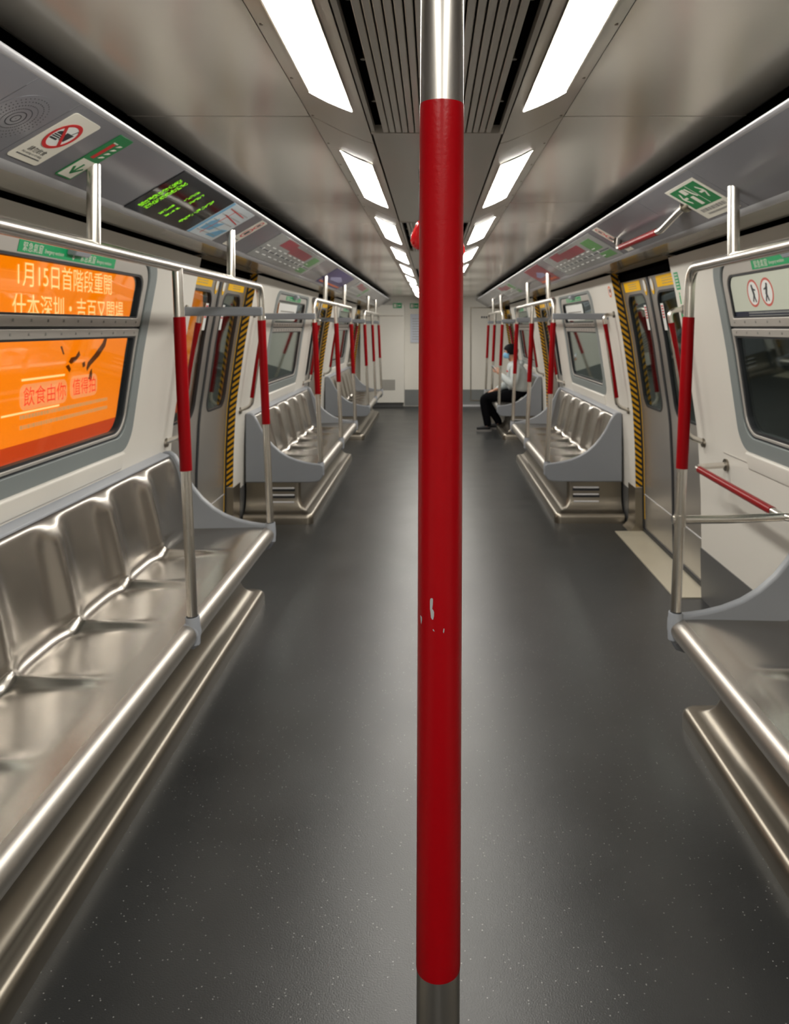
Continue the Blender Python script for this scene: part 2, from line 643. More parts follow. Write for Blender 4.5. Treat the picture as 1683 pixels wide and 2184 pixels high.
def ring_panel(mb, s, inner, rect, fx, th, m=4):
    """plate with a rounded hole following the curved body side; th > 0 goes outward"""
    y0, y1, z0, z1 = rect
    # densify the hole outline and make sure rectangle corners exist
    outer = outer_rect_pts(inner, y0, y1, z0, z1)
    for cyz in ((y0, z0), (y0, z1), (y1, z0), (y1, z1)):
        k = min(range(len(outer)), key=lambda i: (outer[i][0] - cyz[0]) ** 2 + (outer[i][1] - cyz[1]) ** 2)
        outer[k] = cyz
    loops = []
    for off in (0, th):
        lay = []
        for j in range(m + 1):
            t = j / m
            lay.append(mb.pts([(s * (fx(a[1] + (b[1] - a[1]) * t) + off), a[0] + (b[0] - a[0]) * t, a[1] + (b[1] - a[1]) * t)
                               for a, b in zip(inner, outer)]))
        for a, b in zip(lay, lay[1:]):
            mb.quadstrip(a, b, True)
        loops.append(lay)
    mb.quadstrip(loops[0][0], loops[1][0], True)
    mb.quadstrip(loops[0][-1], loops[1][-1], True)


def strip_patch(mb, s, y0, y1, z0, z1, fx, th, nz=12):
    zs = sorted({z0, z1} | {z for z, _ in PROF if z0 < z < z1} | {z0 + (z1 - z0) * k / nz for k in range(nz + 1)})
    rows = []
    for yy, off in ((y0, 0), (y1, 0), (y1, th), (y0, th), (y0, 0)):
        rows.append([(s * (fx(z) + off), yy, z) for z in zs])
    ids = mb.grid(rows)
    mb.face([r[0] for r in ids[:4]])
    mb.face([r[-1] for r in ids[:4]][::-1])


def dense(pts, step=0.05):
    out = []
    n = len(pts)
    for i in range(n):
        a, b = pts[i], pts[(i + 1) % n]
        d = math.hypot(b[0] - a[0], b[1] - a[1])
        k = max(1, int(d / step))
        for j in range(k):
            out.append((a[0] + (b[0] - a[0]) * j / k, a[1] + (b[1] - a[1]) * j / k))
    return out


def win_outline(yc, grow=0.0):
    return dense(rrect(yc, (WZ0 + WZ1) / 2, WHW + grow, (WZ1 - WZ0) / 2 + grow, 0.10 + grow * 0.7, 8))


for s, side in SIDES:
    mb = MB()
    for (a, b, yc) in BAYY:
        if yc is None:
            strip_patch(mb, s, a, b, 0, 1.947, xw, 0.062)
            continue
        e0, e1 = yc - 0.96, yc + 0.96
        strip_patch(mb, s, a, e0, 0, 1.947, xw, 0.062)
        strip_patch(mb, s, e1, b, 0, 1.947, xw, 0.062)
        strip_patch(mb, s, e0, e1, 0, 0.93, xw, 0.062)
        strip_patch(mb, s, e0, e1, 1.895, 1.947, xw, 0.062, 3)
        ring_panel(mb, s, win_outline(yc), (e0, e1, 0.93, 1.895), xw, 0.062)
    wall = struct('wall_' + side, mb, WALLW)
    # black cavity above the doors and behind the lining; added boxes block advertisement light
    cav = MB()
    cav.box(min(s * 1.2, s * 1.62), max(s * 1.2, s * 1.62), Y0, Y1, 1.992, 2.005)
    cav.box(min(s * 1.60, s * 1.62), max(s * 1.60, s * 1.62), Y0, Y1, 1.935, 1.992)
    for (a, b, yc) in BAYY:
        cav.box(min(s * 1.385, s * 1.62), max(s * 1.385, s * 1.62), a, b, 1.905, 1.94)
    for a, b in DOORY:
        cav.box(min(s * 1.425, s * 1.62), max(s * 1.425, s * 1.62), a, b, 1.888, 1.94)
    build('header_void_blackout', cav, BLACK, wall)

# door-pillar kick plates and wall baseboards
for s, side in SIDES:
    root = structure('baseboard_' + side)
    for (a, b, yc) in BAYY[1:4]:
        mb = MB()
        strip_patch(mb, s, a + 0.2, b - 0.2, 0.0, 0.29, lambda z: xw(z) - 0.006, 0.012, 3)
        build('kick_board', mb, KICK, root)
        mb = MB()
        strip_patch(mb, s, b - 0.2, b + 0.003, 0.0, 0.29, lambda z: xw(z) - 0.006, 0.09, 3)
        build('kick_board', mb, KICK, root)
        for p, q, yo in ((a - 0.003, a + 0.2, a),):
            mb = MB()
            zs = [0, 0.015, 0.035, 0.06, 0.12, 0.335]
            fl = [0.055, 0.035, 0.016, 0.007, 0.004, 0.004]
            rows = []
            for yy, off in ((p, 0), (q, 0), (q, 0.09), (p, 0.09), (p, 0)):
                rows.append([(s * (xw(z) - f + (off + f if off else 0)), yy, z) for z, f in zip(zs, fl)])
            ids = mb.grid(rows)
            mb.face([r[-1] for r in ids[:4]])
            build('pillar_kick_plate', mb, HEAT, root)

# ------------------------------------------------------------------ cornice panels, coves, dark slots
OUT = Vector((1.056, 0, 1.95))
INN = Vector((0.832, 0, 2.08))
for i, (s, side) in enumerate(SIDES):
    root = structure('trim_%d' % (i + 1))
    cuts = [Y0, -1.2, 0.1, 1.30, 1.64, 1.835, 2.6, 3.26, 4.2, 6.3, 6.8, 8.7, 10.9, 11.4, 13.3, Y1]
    for a, b in zip(cuts, cuts[1:]):
        mb = MB()
        b -= 0.003
        sec = [(0.836, 2.078), (1.050, 1.9535), (1.050, 1.9635), (0.836, 2.088)]
        mb.prism([(s * x, z) for x, z in sec], 'y', a, b)
        build('cornice_panel', mb, CORN if a > -9 else CORNB, root)
    mb = MB()
    mb.prism([(s * x, z) for x, z in ((0.825, 2.088), (0.8255, 2.084), (0.8275, 2.0805), (0.831, 2.0780), (0.836, 2.0765), (0.842, 2.0755), (0.842, 2.0905), (0.828, 2.0905))], 'y', Y0, Y1 - 0.75)
    build('edge_rail', mb, EDGE, root)
    mb = MB()
    mb.prism([(s * x, z) for x, z in ((0.842, 2.0755), (0.868, 2.0605), (0.868, 2.0635), (0.842, 2.079))], 'y', Y0, Y1 - 0.75)
    build('edge_band', mb, CORNB, root)
    mb = MB()
    mb.prism([(s * x, z) for x, z in ((1.046, 1.956), (1.056, 1.946), (1.075, 1.940), (1.078, 1.946), (1.058, 1.960))], 'y', Y0, Y1)
    build('lower_lip', mb, CORNB, root)
    mb = MB()
    mb.prism([(s * x, z) for x, z in ((0.842, 2.10), (0.842, 2.09), (0.90, 2.06), (1.05, 1.975), (1.2, 1.975), (1.2, 2.225), (0.885, 2.225), (0.89, 2.20), (1.0, 2.20), (1.0, 2.10))], 'y', Y0, Y1)
    build('slot_void', mb, BLACK, root)
    root2 = structure('trim_%d' % (i + 3))
    mb = MB()
    mb.prism([(s * x, z) for x, z in ((1.076, 1.945), (1.18, 1.955), (1.27, 1.961), (1.297, 1.959), (1.304, 1.963), (1.304, 1.985), (1.076, 1.965))], 'y', Y0, Y1)
    build('cove_panel', mb, COVE, root2)
    for a, b in DOORY:
        mb = MB()
        mb.prism([(s * x, z) for x, z in ((1.298, 1.9592), (1.350, 1.957), (1.372, 1.954), (1.376, 1.962), (1.298, 1.970))], 'y', a, b)
        build('door_header', mb, COVE, root2)

# ------------------------------------------------------------------ windows
def curved_ring(mb, s, outline, inner, fx, d0, d1):
    """frame between two outlines of equal length, d0 room-side depth, d1 outer depth (offset from fx)"""
    A = mb.pts([(s * (fx(z) + d0), y, z) for y, z in outline])
    B = mb.pts([(s * (fx(z) + d0), y, z) for y, z in inner])
    C = mb.pts([(s * (fx(z) + d1), y, z) for y, z in inner])
    D = mb.pts([(s * (fx(z) + d1), y, z) for y, z in outline])
    for p, q in ((A, B), (B, C), (C, D), (D, A)):
        mb.quadstrip(p, q, True)


def plate(mb, s, outline, fx, d0, d1):
    A = mb.pts([(s * (fx(z) + d0), y, z) for y, z in outline])
    B = mb.pts([(s * (fx(z) + d1), y, z) for y, z in outline])
    mb.quadstrip(A, B, True)
    mb.face(A)
    mb.face(B[::-1])


def rr2(yc, z0, z1, hw, r):
    return rrect(yc, (z0 + z1) / 2, hw, (z1 - z0) / 2, r, 8)


wn = 0
WROOTS = {}
for s, side in SIDES:
    for (a, b, yc) in BAYY[1:4]:
        wn += 1
        root = structure('window_%d' % wn, (s * 1.45, yc, 0.93))
        WROOTS[(s, round(yc, 2))] = root
        mb = MB()
        o1 = dense(rr2(yc, WZ0 - 0.012, WZ1 + 0.008, WHW + 0.012, 0.11), 0.06)
        i1 = dense(rr2(yc, 1.03, 1.845, WHW - 0.075, 0.10), 0.06)
        n = min(len(o1), len(i1))
        o1 = rr2(yc, WZ0 - 0.010, WZ1 + 0.006, WHW + 0.010, 0.11)
        i1 = rr2(yc, 1.028, 1.85, WHW - 0.075, 0.10)

        def sub(l, k=6):
            out = []
            for q in range(len(l)):
                p0, p1 = l[q], l[(q + 1) % len(l)]
                for j in range(k):
                    out.append((p0[0] + (p1[0] - p0[0]) * j / k, p0[1] + (p1[1] - p0[1]) * j / k))
            return out
        curved_ring(mb, s, sub(o1), sub(i1), xw, -0.004, 0.03)
        build('window_frame', mb, FRAMEG, root, bevel=0.004)
        # dark rubber seal inside the frame
        mb = MB()
        i2 = rr2(yc, 1.036, 1.843, WHW - 0.083, 0.095)
        curved_ring(mb, s, sub(i1), sub(i2), xw, 0.006, 0.045)
        build('rubber_seal', mb, DARK, root)
        hw = WHW - 0.083
        # upper hopper sash: rail with rounded top corners
        up_o = rr2(yc, 1.553, 1.843, hw, (0.095, 0.095, 0.01, 0.01))
        up_i = rr2(yc, 1.592, 1.792, hw - 0.045, (0.065, 0.065, 0.012, 0.012))
        mb = MB()
        curved_ring(mb, s, sub(up_o), sub(up_i), xw, 0.004, 0.04)
        up = build('vent_sash', mb, SASH, root, bevel=0.003)
        up_g = rr2(yc, 1.600, 1.784, hw - 0.057, (0.058, 0.058, 0.008, 0.008))
        mb = MB()
        curved_ring(mb, s, sub(up_i), sub(up_g), xw, 0.009, 0.04)
        build('pane_gasket', mb, DARK, up)
        mb = MB()
        plate(mb, s, rr2(yc, 1.586, 1.798, hw - 0.04, 0.05), xw, 0.022, 0.028)
        build('glass_pane', mb, GLASS, up)
        # lower fixed light
        lo_o = rr2(yc, 1.036, 1.543, hw, (0.01, 0.01, 0.095, 0.095))
        lo_i = rr2(yc, 1.05, 1.508, hw - 0.016, (0.012, 0.012, 0.09, 0.09))
        mb = MB()
        curved_ring(mb, s, sub(lo_o), sub(lo_i), xw, 0.004, 0.04)
        lo = build('lower_sash', mb, SASH, root, bevel=0.003)
        lo_g = rr2(yc, 1.062, 1.500, hw - 0.034, (0.01, 0.01, 0.08, 0.08))
        mb = MB()
        curved_ring(mb, s, sub(lo_i), sub(lo_g), xw, 0.010, 0.04)
        build('pane_gasket', mb, DARK, lo)
        mb = MB()
        plate(mb, s, rr2(yc, 1.042, 1.515, hw - 0.01, 0.09), xw, 0.022, 0.028)
        build('glass_pane', mb, GLASS, lo)
        mb = MB()
        strip_patch(mb, s, yc - hw, yc + hw, 1.538, 1.558, lambda z: xw(z) + 0.016, 0.02, 2)
        build('mullion_seal', mb, DARK, root)
        # rivets on the two middle rails
        mb = MB()
        for k in range(13):
            yy = yc - hw + 0.06 + k * (2 * hw - 0.12) / 12
            for zz in (1.574, 1.525):
                mb.box(*sorted((s * (xw(zz) + 0.001), s * (xw(zz) + 0.005))), yy - 0.003, yy + 0.003, zz - 0.005, zz + 0.005)
        build('rivets', mb, GREYT, root)
        # latch on top rail
        mb = MB()
        lx = xw(1.82)
        mb.prism([(s * (lx + 0.003), 1.862), (s * (lx - 0.036), 1.858), (s * (lx - 0.044), 1.838), (s * (lx - 0.026), 1.816), (s * (lx + 0.003), 1.820)], 'y', yc - 0.075, yc + 0.045)
        lt = build('latch', mb, SOCKET, root, bevel=0.004)
        # sill below the window, a shallow sloping ledge
        mb = MB()
        mb.prism([(s * 1.496, 0.957), (s * 1.484, 0.950), (s * 1.4835, 0.942), (s * 1.500, 0.872), (s * 1.52, 0.862), (s * 1.52, 0.952)], 'y', yc - 0.78, yc + 0.78)
        build('window_ledge', mb, WALLW, root, bevel=0.006)

# ------------------------------------------------------------------ doors
dn = 0
for s, side in SIDES:
    for di, (a, b) in enumerate(DOORY):
        dn += 1
        root = structure('door_%d' % dn, (s * 1.55, (a + b) / 2, 0))
        mid = (a + b) / 2
        for li, (p, q) in enumerate(((a - 0.02, mid - 0.012), (mid + 0.012, b + 0.02))):
            yc = (max(p, a) + min(q, b)) / 2
            hole = dense(rr2(yc, 0.965, 1.785, 0.235, 0.09), 0.06)
            mb = MB()
            ring_panel(mb, s, hole, (p, q, 0.60, 1.845), xd, 0.035, 3)
            strip_patch(mb, s, p, q, 0.03, 0.60, xd, 0.035, 6)
            strip_patch(mb, s, p, q, 1.845, DTOP, xd, 0.035, 3)
            leaf = build('door_leaf', mb, DOORS, root)
            h2 = rr2(yc, 0.977, 1.773, 0.223, 0.08)
            h1 = rr2(yc, 0.963, 1.787, 0.237, 0.092)
            mb = MB()
            curved_ring(mb, s, sub(h1), sub(h2), xd, -0.003, 0.02)
            build('window_gasket', mb, DARK, leaf)
            mb = MB()
            rows = []
            for d in (0.010, 0.016):
                rows.append([(s * (xd(z) + d), yc - 0.236, z) for z in [0.966 + 0.82 * k / 12 for k in range(13)]])
                rows.append([(s * (xd(z) + d), yc + 0.236, z) for z in [0.966 + 0.82 * k / 12 for k in range(13)]])
            rows = [rows[0], rows[1], rows[3], rows[2], rows[0]]
            mb.grid(rows)
            build('glass_pane', mb, DGLASS, leaf)
            # yellow notice and round sticker above the glass
            near = li == 0
            u = Vector((0, 1, 0)) if s < 0 else Vector((0, -1, 0))
            zc = 1.842
            vdir = Vector((s * (xd(1.87) - xd(1.81)), 0, 0.06))
            sh = Sheet((s * (xd(zc) - 0.001), yc + (-0.045 if near else 0.045), zc), u, vdir)
            mb = MB()
            sh.rect(mb, -0.215, 0.215, -0.036, 0.036, 0.002, 0.002)
            ys = build('warning_notice', mb, YELLOW, leaf)
            mb = MB()
            for r_ in range(3):
                sh.lines(mb, -0.10, 0.12, -0.020 + r_ * 0.016, 0.0026, 0.005, 0.8)
            build('notice_text', mb, GREYT, ys)
            sh = Sheet((s * (xd(1.835) - 0.001), (mid - 0.085) if near else (mid + 0.085), 1.835), u, vdir)
            mb = MB()
            sh.disc(mb, 0, -0.015, 0.032, 0.0025, ry=0.055)
            stk = build('round_sticker', mb, YELLOW, leaf)
            mb = MB()
            sh.disc(mb, 0, -0.003, 0.027, 0.003, ry=0.042)
            build('sticker_face', mb, PURE, stk)
            # small white sticker on the glass
            zc = 1.63
            sh = Sheet((s * (xd(zc) + 0.006), (mid - 0.195) if near else (mid + 0.195), zc), u, Vector((s * (xd(1.7) - xd(1.6)), 0, 0.1)))
            mb = MB()
            sh.rect(mb, -0.03, 0.03, -0.10, 0.075, 0.002)
            st = build('glass_sticker', mb, PURE, leaf)
            mb = MB()
            for r_ in range(5):
                sh.rect(mb, -0.02, 0.02, -0.02 + r_ * 0.018, -0.01 + r_ * 0.018, 0.0026)
            build('sticker_print', mb, SRED, st)
            # yellow leading line at the pocket edge
            mb = MB()
            e = (a + 0.004, a + 0.016) if near else (b - 0.016, b - 0.004)
            strip_patch(mb, s, e[0], e[1], 0.1, DTOP, lambda z: xd(z) - 0.002, 0.004, 8)
            build('edge_line', mb, YELLOW, leaf)
            mb = MB()
            strip_patch(mb, s, max(p, a), min(q, b), 0.285, 0.292, lambda z: xd(z) - 0.003, 0.006, 2)
            build('lower_trim', mb, ALU, leaf)
        mb = MB()
        strip_patch(mb, s, mid - 0.018, mid + 0.018, 0.03, DTOP, lambda z: xd(z) - 0.006, 0.03, 10)
        build('centre_seal', mb, DARK, root)
        mb = MB()
        mb.box(*sorted((s * 1.37, s * 1.583)), a, b, 0.0, 0.006)
        build('sill_plate', mb, SILL, root)
        mb = MB()
        mb.box(*sorted((s * 1.583, s * 1.66)), a, b, 0.0, 0.03)
        build('sill_groove', mb, DARK, root)
        for end, yy in ((0, a), (1, b)):
            mb = MB()
            yf = yy + 0.003 if end == 0 else yy - 0.003
            zs = [0.34 + (1.955 - 0.34) * k / 14 for k in range(15)]
            A = mb.pts([(s * (xw(min(z, 1.8)) - (z - 1.8) * 0.22 * (z > 1.8) + 0.002), yf, z) for z in zs])
            B = mb.pts([(s * (xd(z) - 0.012), yf, z) for z in zs])
            C = mb.pts([(s * (xd(z) - 0.012), yy, z) for z in zs])
            D = mb.pts([(s * (xw(min(z, 1.8)) - (z - 1.8) * 0.22 * (z > 1.8) + 0.002), yy, z) for z in zs])
            for p, q in ((A, B), (B, C), (C, D), (D, A)):
                mb.quadstrip(p, q)
            build('hazard_strip', mb, HAZ, root)
            mb = MB()
            yf2 = yy + 0.012 if end == 0 else yy - 0.012
            zs = [0.03 + (DTOP - 0.03) * k / 12 for k in range(13)]
            rows = [[(s * (xd(z) - 0.014 + d), y_, z) for z in zs] for d, y_ in ((0, yy), (0, yf2), (0.012, yf2), (0.012, yy), (0, yy))]
            mb.grid(rows)
            build('edge_seal', mb, DARK, root)

# ------------------------------------------------------------------ front end wall with cabinet and door
ew = MB().box(-1.66, 1.66, Y1, Y1 + 0.08, 0, 2.25)
front = struct('wall_front', ew, ENDW)
mb = MB().box(-0.56, 1.5, Y1 - 0.006, Y1, 0.01, 0.325)
build('grey_dado', mb, ENDK, front)
mb = MB().box(0.22, 1.5, Y1 - 0.05, Y1, 0.0, 0.03)
build('sill_strip', mb, ALU, front)
mb = MB()
mb.box(0.725, 0.745, Y1 - 0.012, Y1, 0.12, 1.93)
mb.box(0.725, 1.45, Y1 - 0.012, Y1, 1.925, 1.945)
mb.box(0.725, 1.3, Y1 - 0.012, Y1, 0.10, 0.12)
build('door_outline', mb, HEAT, front)
mb = MB()
mb.box(0.55, 0.60, Y1 - 0.02, Y1, 0.33, 2.02)
mb.box(-0.10, -0.02, Y1 - 0.02, Y1, 0.33, 2.02)
build('cover_strip', mb, ENDW, front)
mb = MB()
for k in range(4):
    mb.box(0.94 + k * 0.045, 0.97 + k * 0.045, Y1 - 0.003, Y1, 1.73, 1.765)
build('door_marking', mb, INK, front)
cab = thing('end_cabinet', (-1.0, 15.1, 0), 'tall cream equipment cabinet with a louvred vent at the car end', 'cabinet')
mb = MB().box(-1.42, -0.56, 15.08, 15.296, 0.085, 1.99)
build('cabinet_body', mb, ENDW, cab, bevel=0.012)
mb = MB().box(-1.40, -0.60, 15.12, 15.29, 0.0, 0.085)
build('plinth', mb, KICK, cab)
mb = MB().box(-1.42, -0.58, 15.076, 15.081, 1.765, 1.778)
build('top_seam', mb, HEAT, cab)
mb = MB()
for k in range(8):
    mb.box(-1.00, -0.74, 15.074, 15.081, 0.335 + k * 0.026, 0.35 + k * 0.026)
build('vent_slats', mb, GREYT, cab)
for nm, x0, lab in (('exit_sign', -0.78, 'small green exit sign high on the end cabinet'), ('emergency_sign', -0.46, 'small green emergency sign high on the end wall beside the cabinet')):
    yy = 15.076 if x0 < -0.56 else Y1 - 0.004
    r = thing(nm, (x0, yy, 1.97), lab, 'sign')
    sh = Sheet((x0, yy, 1.97), (1, 0, 0), (0, 0, 1))
    mb = MB(); sh.rect(mb, 0, 0.17, -0.05, 0.05, 0.002, 0.002); build('sign_plate', mb, GREENL, r)
    mb = MB(); sh.rect(mb, 0.015, 0.06, -0.035, 0.035, 0.0028); sh.rect(mb, 0.075, 0.085, -0.03, 0.03, 0.0028); sh.rect(mb, 0.10, 0.15, -0.01, 0.01, 0.0028)
    build('sign_symbol', mb, WHITE, r)
r = thing('notice_sheet', (-0.36, Y1 - 0.004, 1.6), 'pale bluish notice sheet posted on the end wall', 'notice')
sh = Sheet((-0.36, Y1 - 0.022, 1.25), (1, 0, 0), (0, 0, 1))
mb = MB(); sh.rect(mb, -0.09, 0.24, 0, 0.56, 0.002, 0.002); build('paper', mb, mat('notice_paper', (0.68, 0.72, 0.82), 0.5, vary=0.02), r)
for k in range(9):
    mb = MB()
    sh.lines(mb, -0.05, 0.2, 0.06 + 0.05 * k, 0.003, 0.012)
    build('text_line', mb, GREYT, r)

# ------------------------------------------------------------------ steel benches
SEATW = 0.45


def bench_section():
    """(x, z, ridge on the seat, ridge on the back) from the front roll to the top of the back"""
    P = []
    for k in range(4):
        P.append((0.934 + 0.02 * k, 0.4455 + 0.0005 * k, 0, 0))
    for k in range(14):
        t = k / 13
        P.append((1.01 + 0.31 * t, 0.447 - 0.022 * t, 0.036 * t, 0))
    for k in range(1, 8):
        t = k / 8
        a = math.radians(90 * t)
        P.append((1.32 + 0.055 * math.sin(a), 0.425 + 0.055 * (1 - math.cos(a)), 0.036 * (1 - t), 0.036 * t ** 0.8))
    for k in range(24):
        t = k / 23
        P.append((1.375 + 0.075 * t, 0.48 + 0.345 * t, 0, 0.038 * min(1, (1 - t) / 0.2) ** 0.6 * (1 - 0.2 * t)))
    P.append((1.462, 0.838, 0, 0))
    P.append((1.478, 0.842, 0, 0))
    return P


def bench(s, y0, n, label, group, SEATW=0.45):
    L = n * SEATW
    y1 = y0 + L
    root = thing('steel_bench', (s * 1.2, y0, 0), label, 'bench', group)
    P = bench_section()
    # profile normals pointing into the room
    nrm = []
    for i in range(len(P)):
        a = P[max(0, i - 1)]
        b = P[min(len(P) - 1, i + 1)]
        tx, tz = b[0] - a[0], b[1] - a[1]
        l = math.hypot(tx, tz)
        nrm.append((-tz / l, tx / l))
    rows = []
    nu = 26 * n
    for j in range(nu + 1):
        yy = y0 + 0.01 + (L - 0.02) * j / nu
        ph = (yy - y0) / SEATW
        du = abs(ph - round(ph)) * SEATW
        edge = (round(ph) in (0, n))
        g1 = math.exp(-(du / 0.034) ** 2)
        g2 = math.exp(-(du / 0.080) ** 2)
        if edge:
            g1 *= 0.5; g2 *= 0.55
        row = []
        for (x, z, rs, rb), (nx, nz) in zip(P, nrm):
            h = rs * g1 + rb * g2
            row.append((s * (x + nx * h), yy, z + nz * h))
        rows.append(row)
    mb = MB()
    top = mb.grid(rows)
    und = [mb.pts([(p[0] + s * 0.006, p[1], p[2] - 0.012) for p in (rows[0][0], rows[-1][0])])]
    seat = build('seat_shell', mb, SEATSTEEL, root, smooth=60)
    # front roll in two lengths, split by the pole socket
    m = y0 + 3 * SEATW
    spans = [(y0 + 0.012, m - 0.026), (m + 0.026, y1 - 0.012)] if n > 3 else [(y0 + 0.012, y1 - 0.012)]
    for a, b in spans:
        mb = MB()
        c = (0.927, 0.405)
        rad = 0.041
        sec = [(c[0] + rad * math.cos(t), c[1] + rad * math.sin(t)) for t in [math.radians(q) for q in range(84, 301, 12)]]
        sec = [(0.945, 0.4453)] + sec + [(0.972, 0.362), (0.972, 0.40)]
        mb.prism([(s * x, z) for x, z in sec], 'y', a, b)
        build('front_roll', mb, ROLL, root, smooth=40)
    # carrier under the seat
    mb = MB()
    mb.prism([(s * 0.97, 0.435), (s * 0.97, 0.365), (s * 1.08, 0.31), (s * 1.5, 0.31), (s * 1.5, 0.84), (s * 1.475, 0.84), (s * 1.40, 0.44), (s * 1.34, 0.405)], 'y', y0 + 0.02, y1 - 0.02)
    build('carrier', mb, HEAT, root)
    mb = MB()
    mb.prism([(s * 1.455, 0.842), (s * 1.458, 0.852), (s * 1.506, 0.864), (s * 1.506, 0.838), (s * 1.47, 0.836)], 'y', y0 + 0.03, y1 - 0.03)
    build('back_trim', mb, SOCKET, root, bevel=0.003)
    # moulded end panels
    out = [(1.505, 0.862), (1.465, 0.866), (1.435, 0.845), (1.405, 0.79), (1.375, 0.73), (1.335, 0.668), (1.285, 0.607), (1.225, 0.555), (1.16, 0.516),
           (1.09, 0.489), (1.02, 0.472), (0.96, 0.463), (0.905, 0.459), (0.884, 0.445), (0.882, 0.40), (0.89, 0.36), (0.91, 0.328), (0.945, 0.316), (1.0, 0.312), (1.505, 0.312)]
    for a, b in ((y0 - 0.03, y0 + 0.012), (y1 - 0.012, y1 + 0.03)):
        mb = MB()
        mb.prism([(s * x, z) for x, z in out], 'y', a, b)
        build('end_panel', mb, GREYFRP, root, smooth=30, bevel=0.009)
    # grey pole sockets
    socks = [y0, y1] + ([m] if n > 3 else [])
    for k, yy in enumerate(socks):
        mb = MB()
        mb.tube([(s * 0.909, yy, 0.47), (s * 0.906, yy, 0.43), (s * 0.905, yy, 0.37), (s * 0.912, yy, 0.355)], [0.026, 0.027, 0.025, 0.012], 18)
        build('pole_socket', mb, SOCKET, root)
        mb = MB()
        mb.tube([(s * 0.909, yy, 0.469), (s * 0.9093, yy, 0.474)], 0.0215, 18)
        build('socket_seal', mb, DARK, root)
        if 0 < k - 1:
            mb = MB()
            sec = [(0.927 + 0.045 * math.cos(t), 0.405 + 0.045 * math.sin(t)) for t in [math.radians(q) for q in range(90, 301, 12)]]
            mb.prism([(s * x, z) for x, z in sec + [(0.945, 0.365), (0.945, 0.44)]], 'y', yy - 0.026, yy + 0.026)
            build('socket_collar', mb, SOCKET, root)
    # heater casing with toe rail, rounded at the corners
    lev = [(0.0, 0.0), (0.0, 0.045), (0.003, 0.060), (0.011, 0.071), (0.022, 0.076), (0.040, 0.078), (0.062, 0.084), (0.082, 0.097), (0.100, 0.12), (0.113, 0.155), (0.118, 0.20), (0.118, 0.312)]
    ty0, ty1 = y0 - 0.115, y1 + 0.115 - 0.01
    mb = MB()
    loops = []
    for d, z in lev:
        X0 = 0.954 + d
        a, b = ty0 + d, ty1 - d
        r = 0.05 if d < 0.05 else 0.03
        loop = [(1.505, a)]
        for k in range(7):
            t = math.radians(90 * k / 6)
            loop.append((X0 + r - r * math.sin(t), a + r - r * math.cos(t)))
        for k in range(7):
            t = math.radians(90 * k / 6)
            loop.append((X0 + r - r * math.cos(t), b - r + r * math.sin(t)))
        loop.append((1.505, b))
        loops.append(mb.pts([(s * x, y, z) for x, y in loop]))
    for p, q in zip(loops, loops[1:]):
        mb.quadstrip(p, q)
    mb.face(loops[-1])
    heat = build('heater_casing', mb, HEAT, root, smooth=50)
    for e, yy in ((-1, ty0 + 0.118), (1, ty1 - 0.118)):
        for zc in (0.262, 0.207, 0.150):
            mb = MB()
            mb.tube([(s * 1.12, yy + e * 0.001, zc), (s * 1.125, yy + e * 0.006, zc), (s * 1.32, yy + e * 0.006, zc), (s * 1.325, yy + e * 0.001, zc)], [0.004, 0.0075, 0.0075, 0.004], 10)
            build('louvre', mb, ALU, heat)
            mb = MB().box(*sorted((s * 1.115, s * 1.33)), yy - 0.002, yy + 0.0025, zc - 0.026, zc - 0.004)
            build('louvre_slot', mb, DARK, heat)
    return root


BL = 'steel benches in long rows'
b_l = bench(-1, 1.51, 6, 'nearest six-seat brushed steel bench below the window with the orange advertisement', BL, 0.465)
dup(b_l, (0, 4.72, 0), 'second six-seat steel bench beyond the first door on the orange advertisement side')
dup(b_l, (0, 9.30, 0), 'farthest steel bench ending at the cream cabinet of the car end')
bench(1, 1.60, 3, 'short steel bench beside the wheelchair bay with the red leaning bar', BL)
b_r = bench(1, 6.26, 6, 'six-seat steel bench beyond the door of the wheelchair bay side', BL)
dup(b_r, (0, 4.58, 0), 'steel bench on which the masked person sits')

# ------------------------------------------------------------------ handrail frames
PB = (0.909, 0.47)          # pole foot (x, z)
PT = (0.966, 1.775)         # rail (x, z)


def pole_x(z):
    t = (z - PB[1]) / (PT[1] - PB[1])
    return PB[0] + (PT[0] - PB[0]) * t


def handrail(s, y0, y1, mids, hangs, label, bars=(1, 1)):
    root = thing('handrail', (s * PB[0], y0, PB[1]), label, 'handrail', 'handrail frames above the benches')
    path = fillet([(s * PB[0], y0, PB[1]), (s * PT[0], y0, PT[1]), (s * PT[0], y1, PT[1]), (s * PB[0], y1, PB[1])], 0.075, 8)
    build('rail_tube', MB().tube(path, 0.0195, 20), TUBE, root, smooth=60)
    for ym in mids:
        build('middle_pole', MB().tube([(s * PB[0], ym, PB[1]), (s * PT[0], ym, PT[1] - 0.005)], 0.0195, 20), TUBE, root, smooth=60)
    for ym in [y0, y1] + list(mids):
        za, zb = 1.015, 1.588
        build('red_sleeve', MB().tube([(s * pole_x(za), ym, za), (s * pole_x(zb), ym, zb)], 0.0225, 24), RED, root, smooth=60)
    for yh in hangs:
        build('hanger', MB().tube([(s * PT[0], yh, PT[1] + 0.008), (s * PT[0], yh, 1.90), (s * PT[0], yh, 2.008)], [0.0185, 0.019, 0.019], 18), TUBE, root, smooth=60)
    for e, ym in zip(bars, (y0, y1)):
        if e:
            mb = MB()
            mb.prism([(s * (pole_x(1.635) - 0.012), 1.612), (s * (xw(1.612) + 0.002), 1.612), (s * (xw(1.662) + 0.002), 1.662), (s * (pole_x(1.635) - 0.012), 1.662)], 'y', ym - 0.024, ym + 0.024)
            build('crossbar', mb, GREYFRP, root, bevel=0.008)
    return root


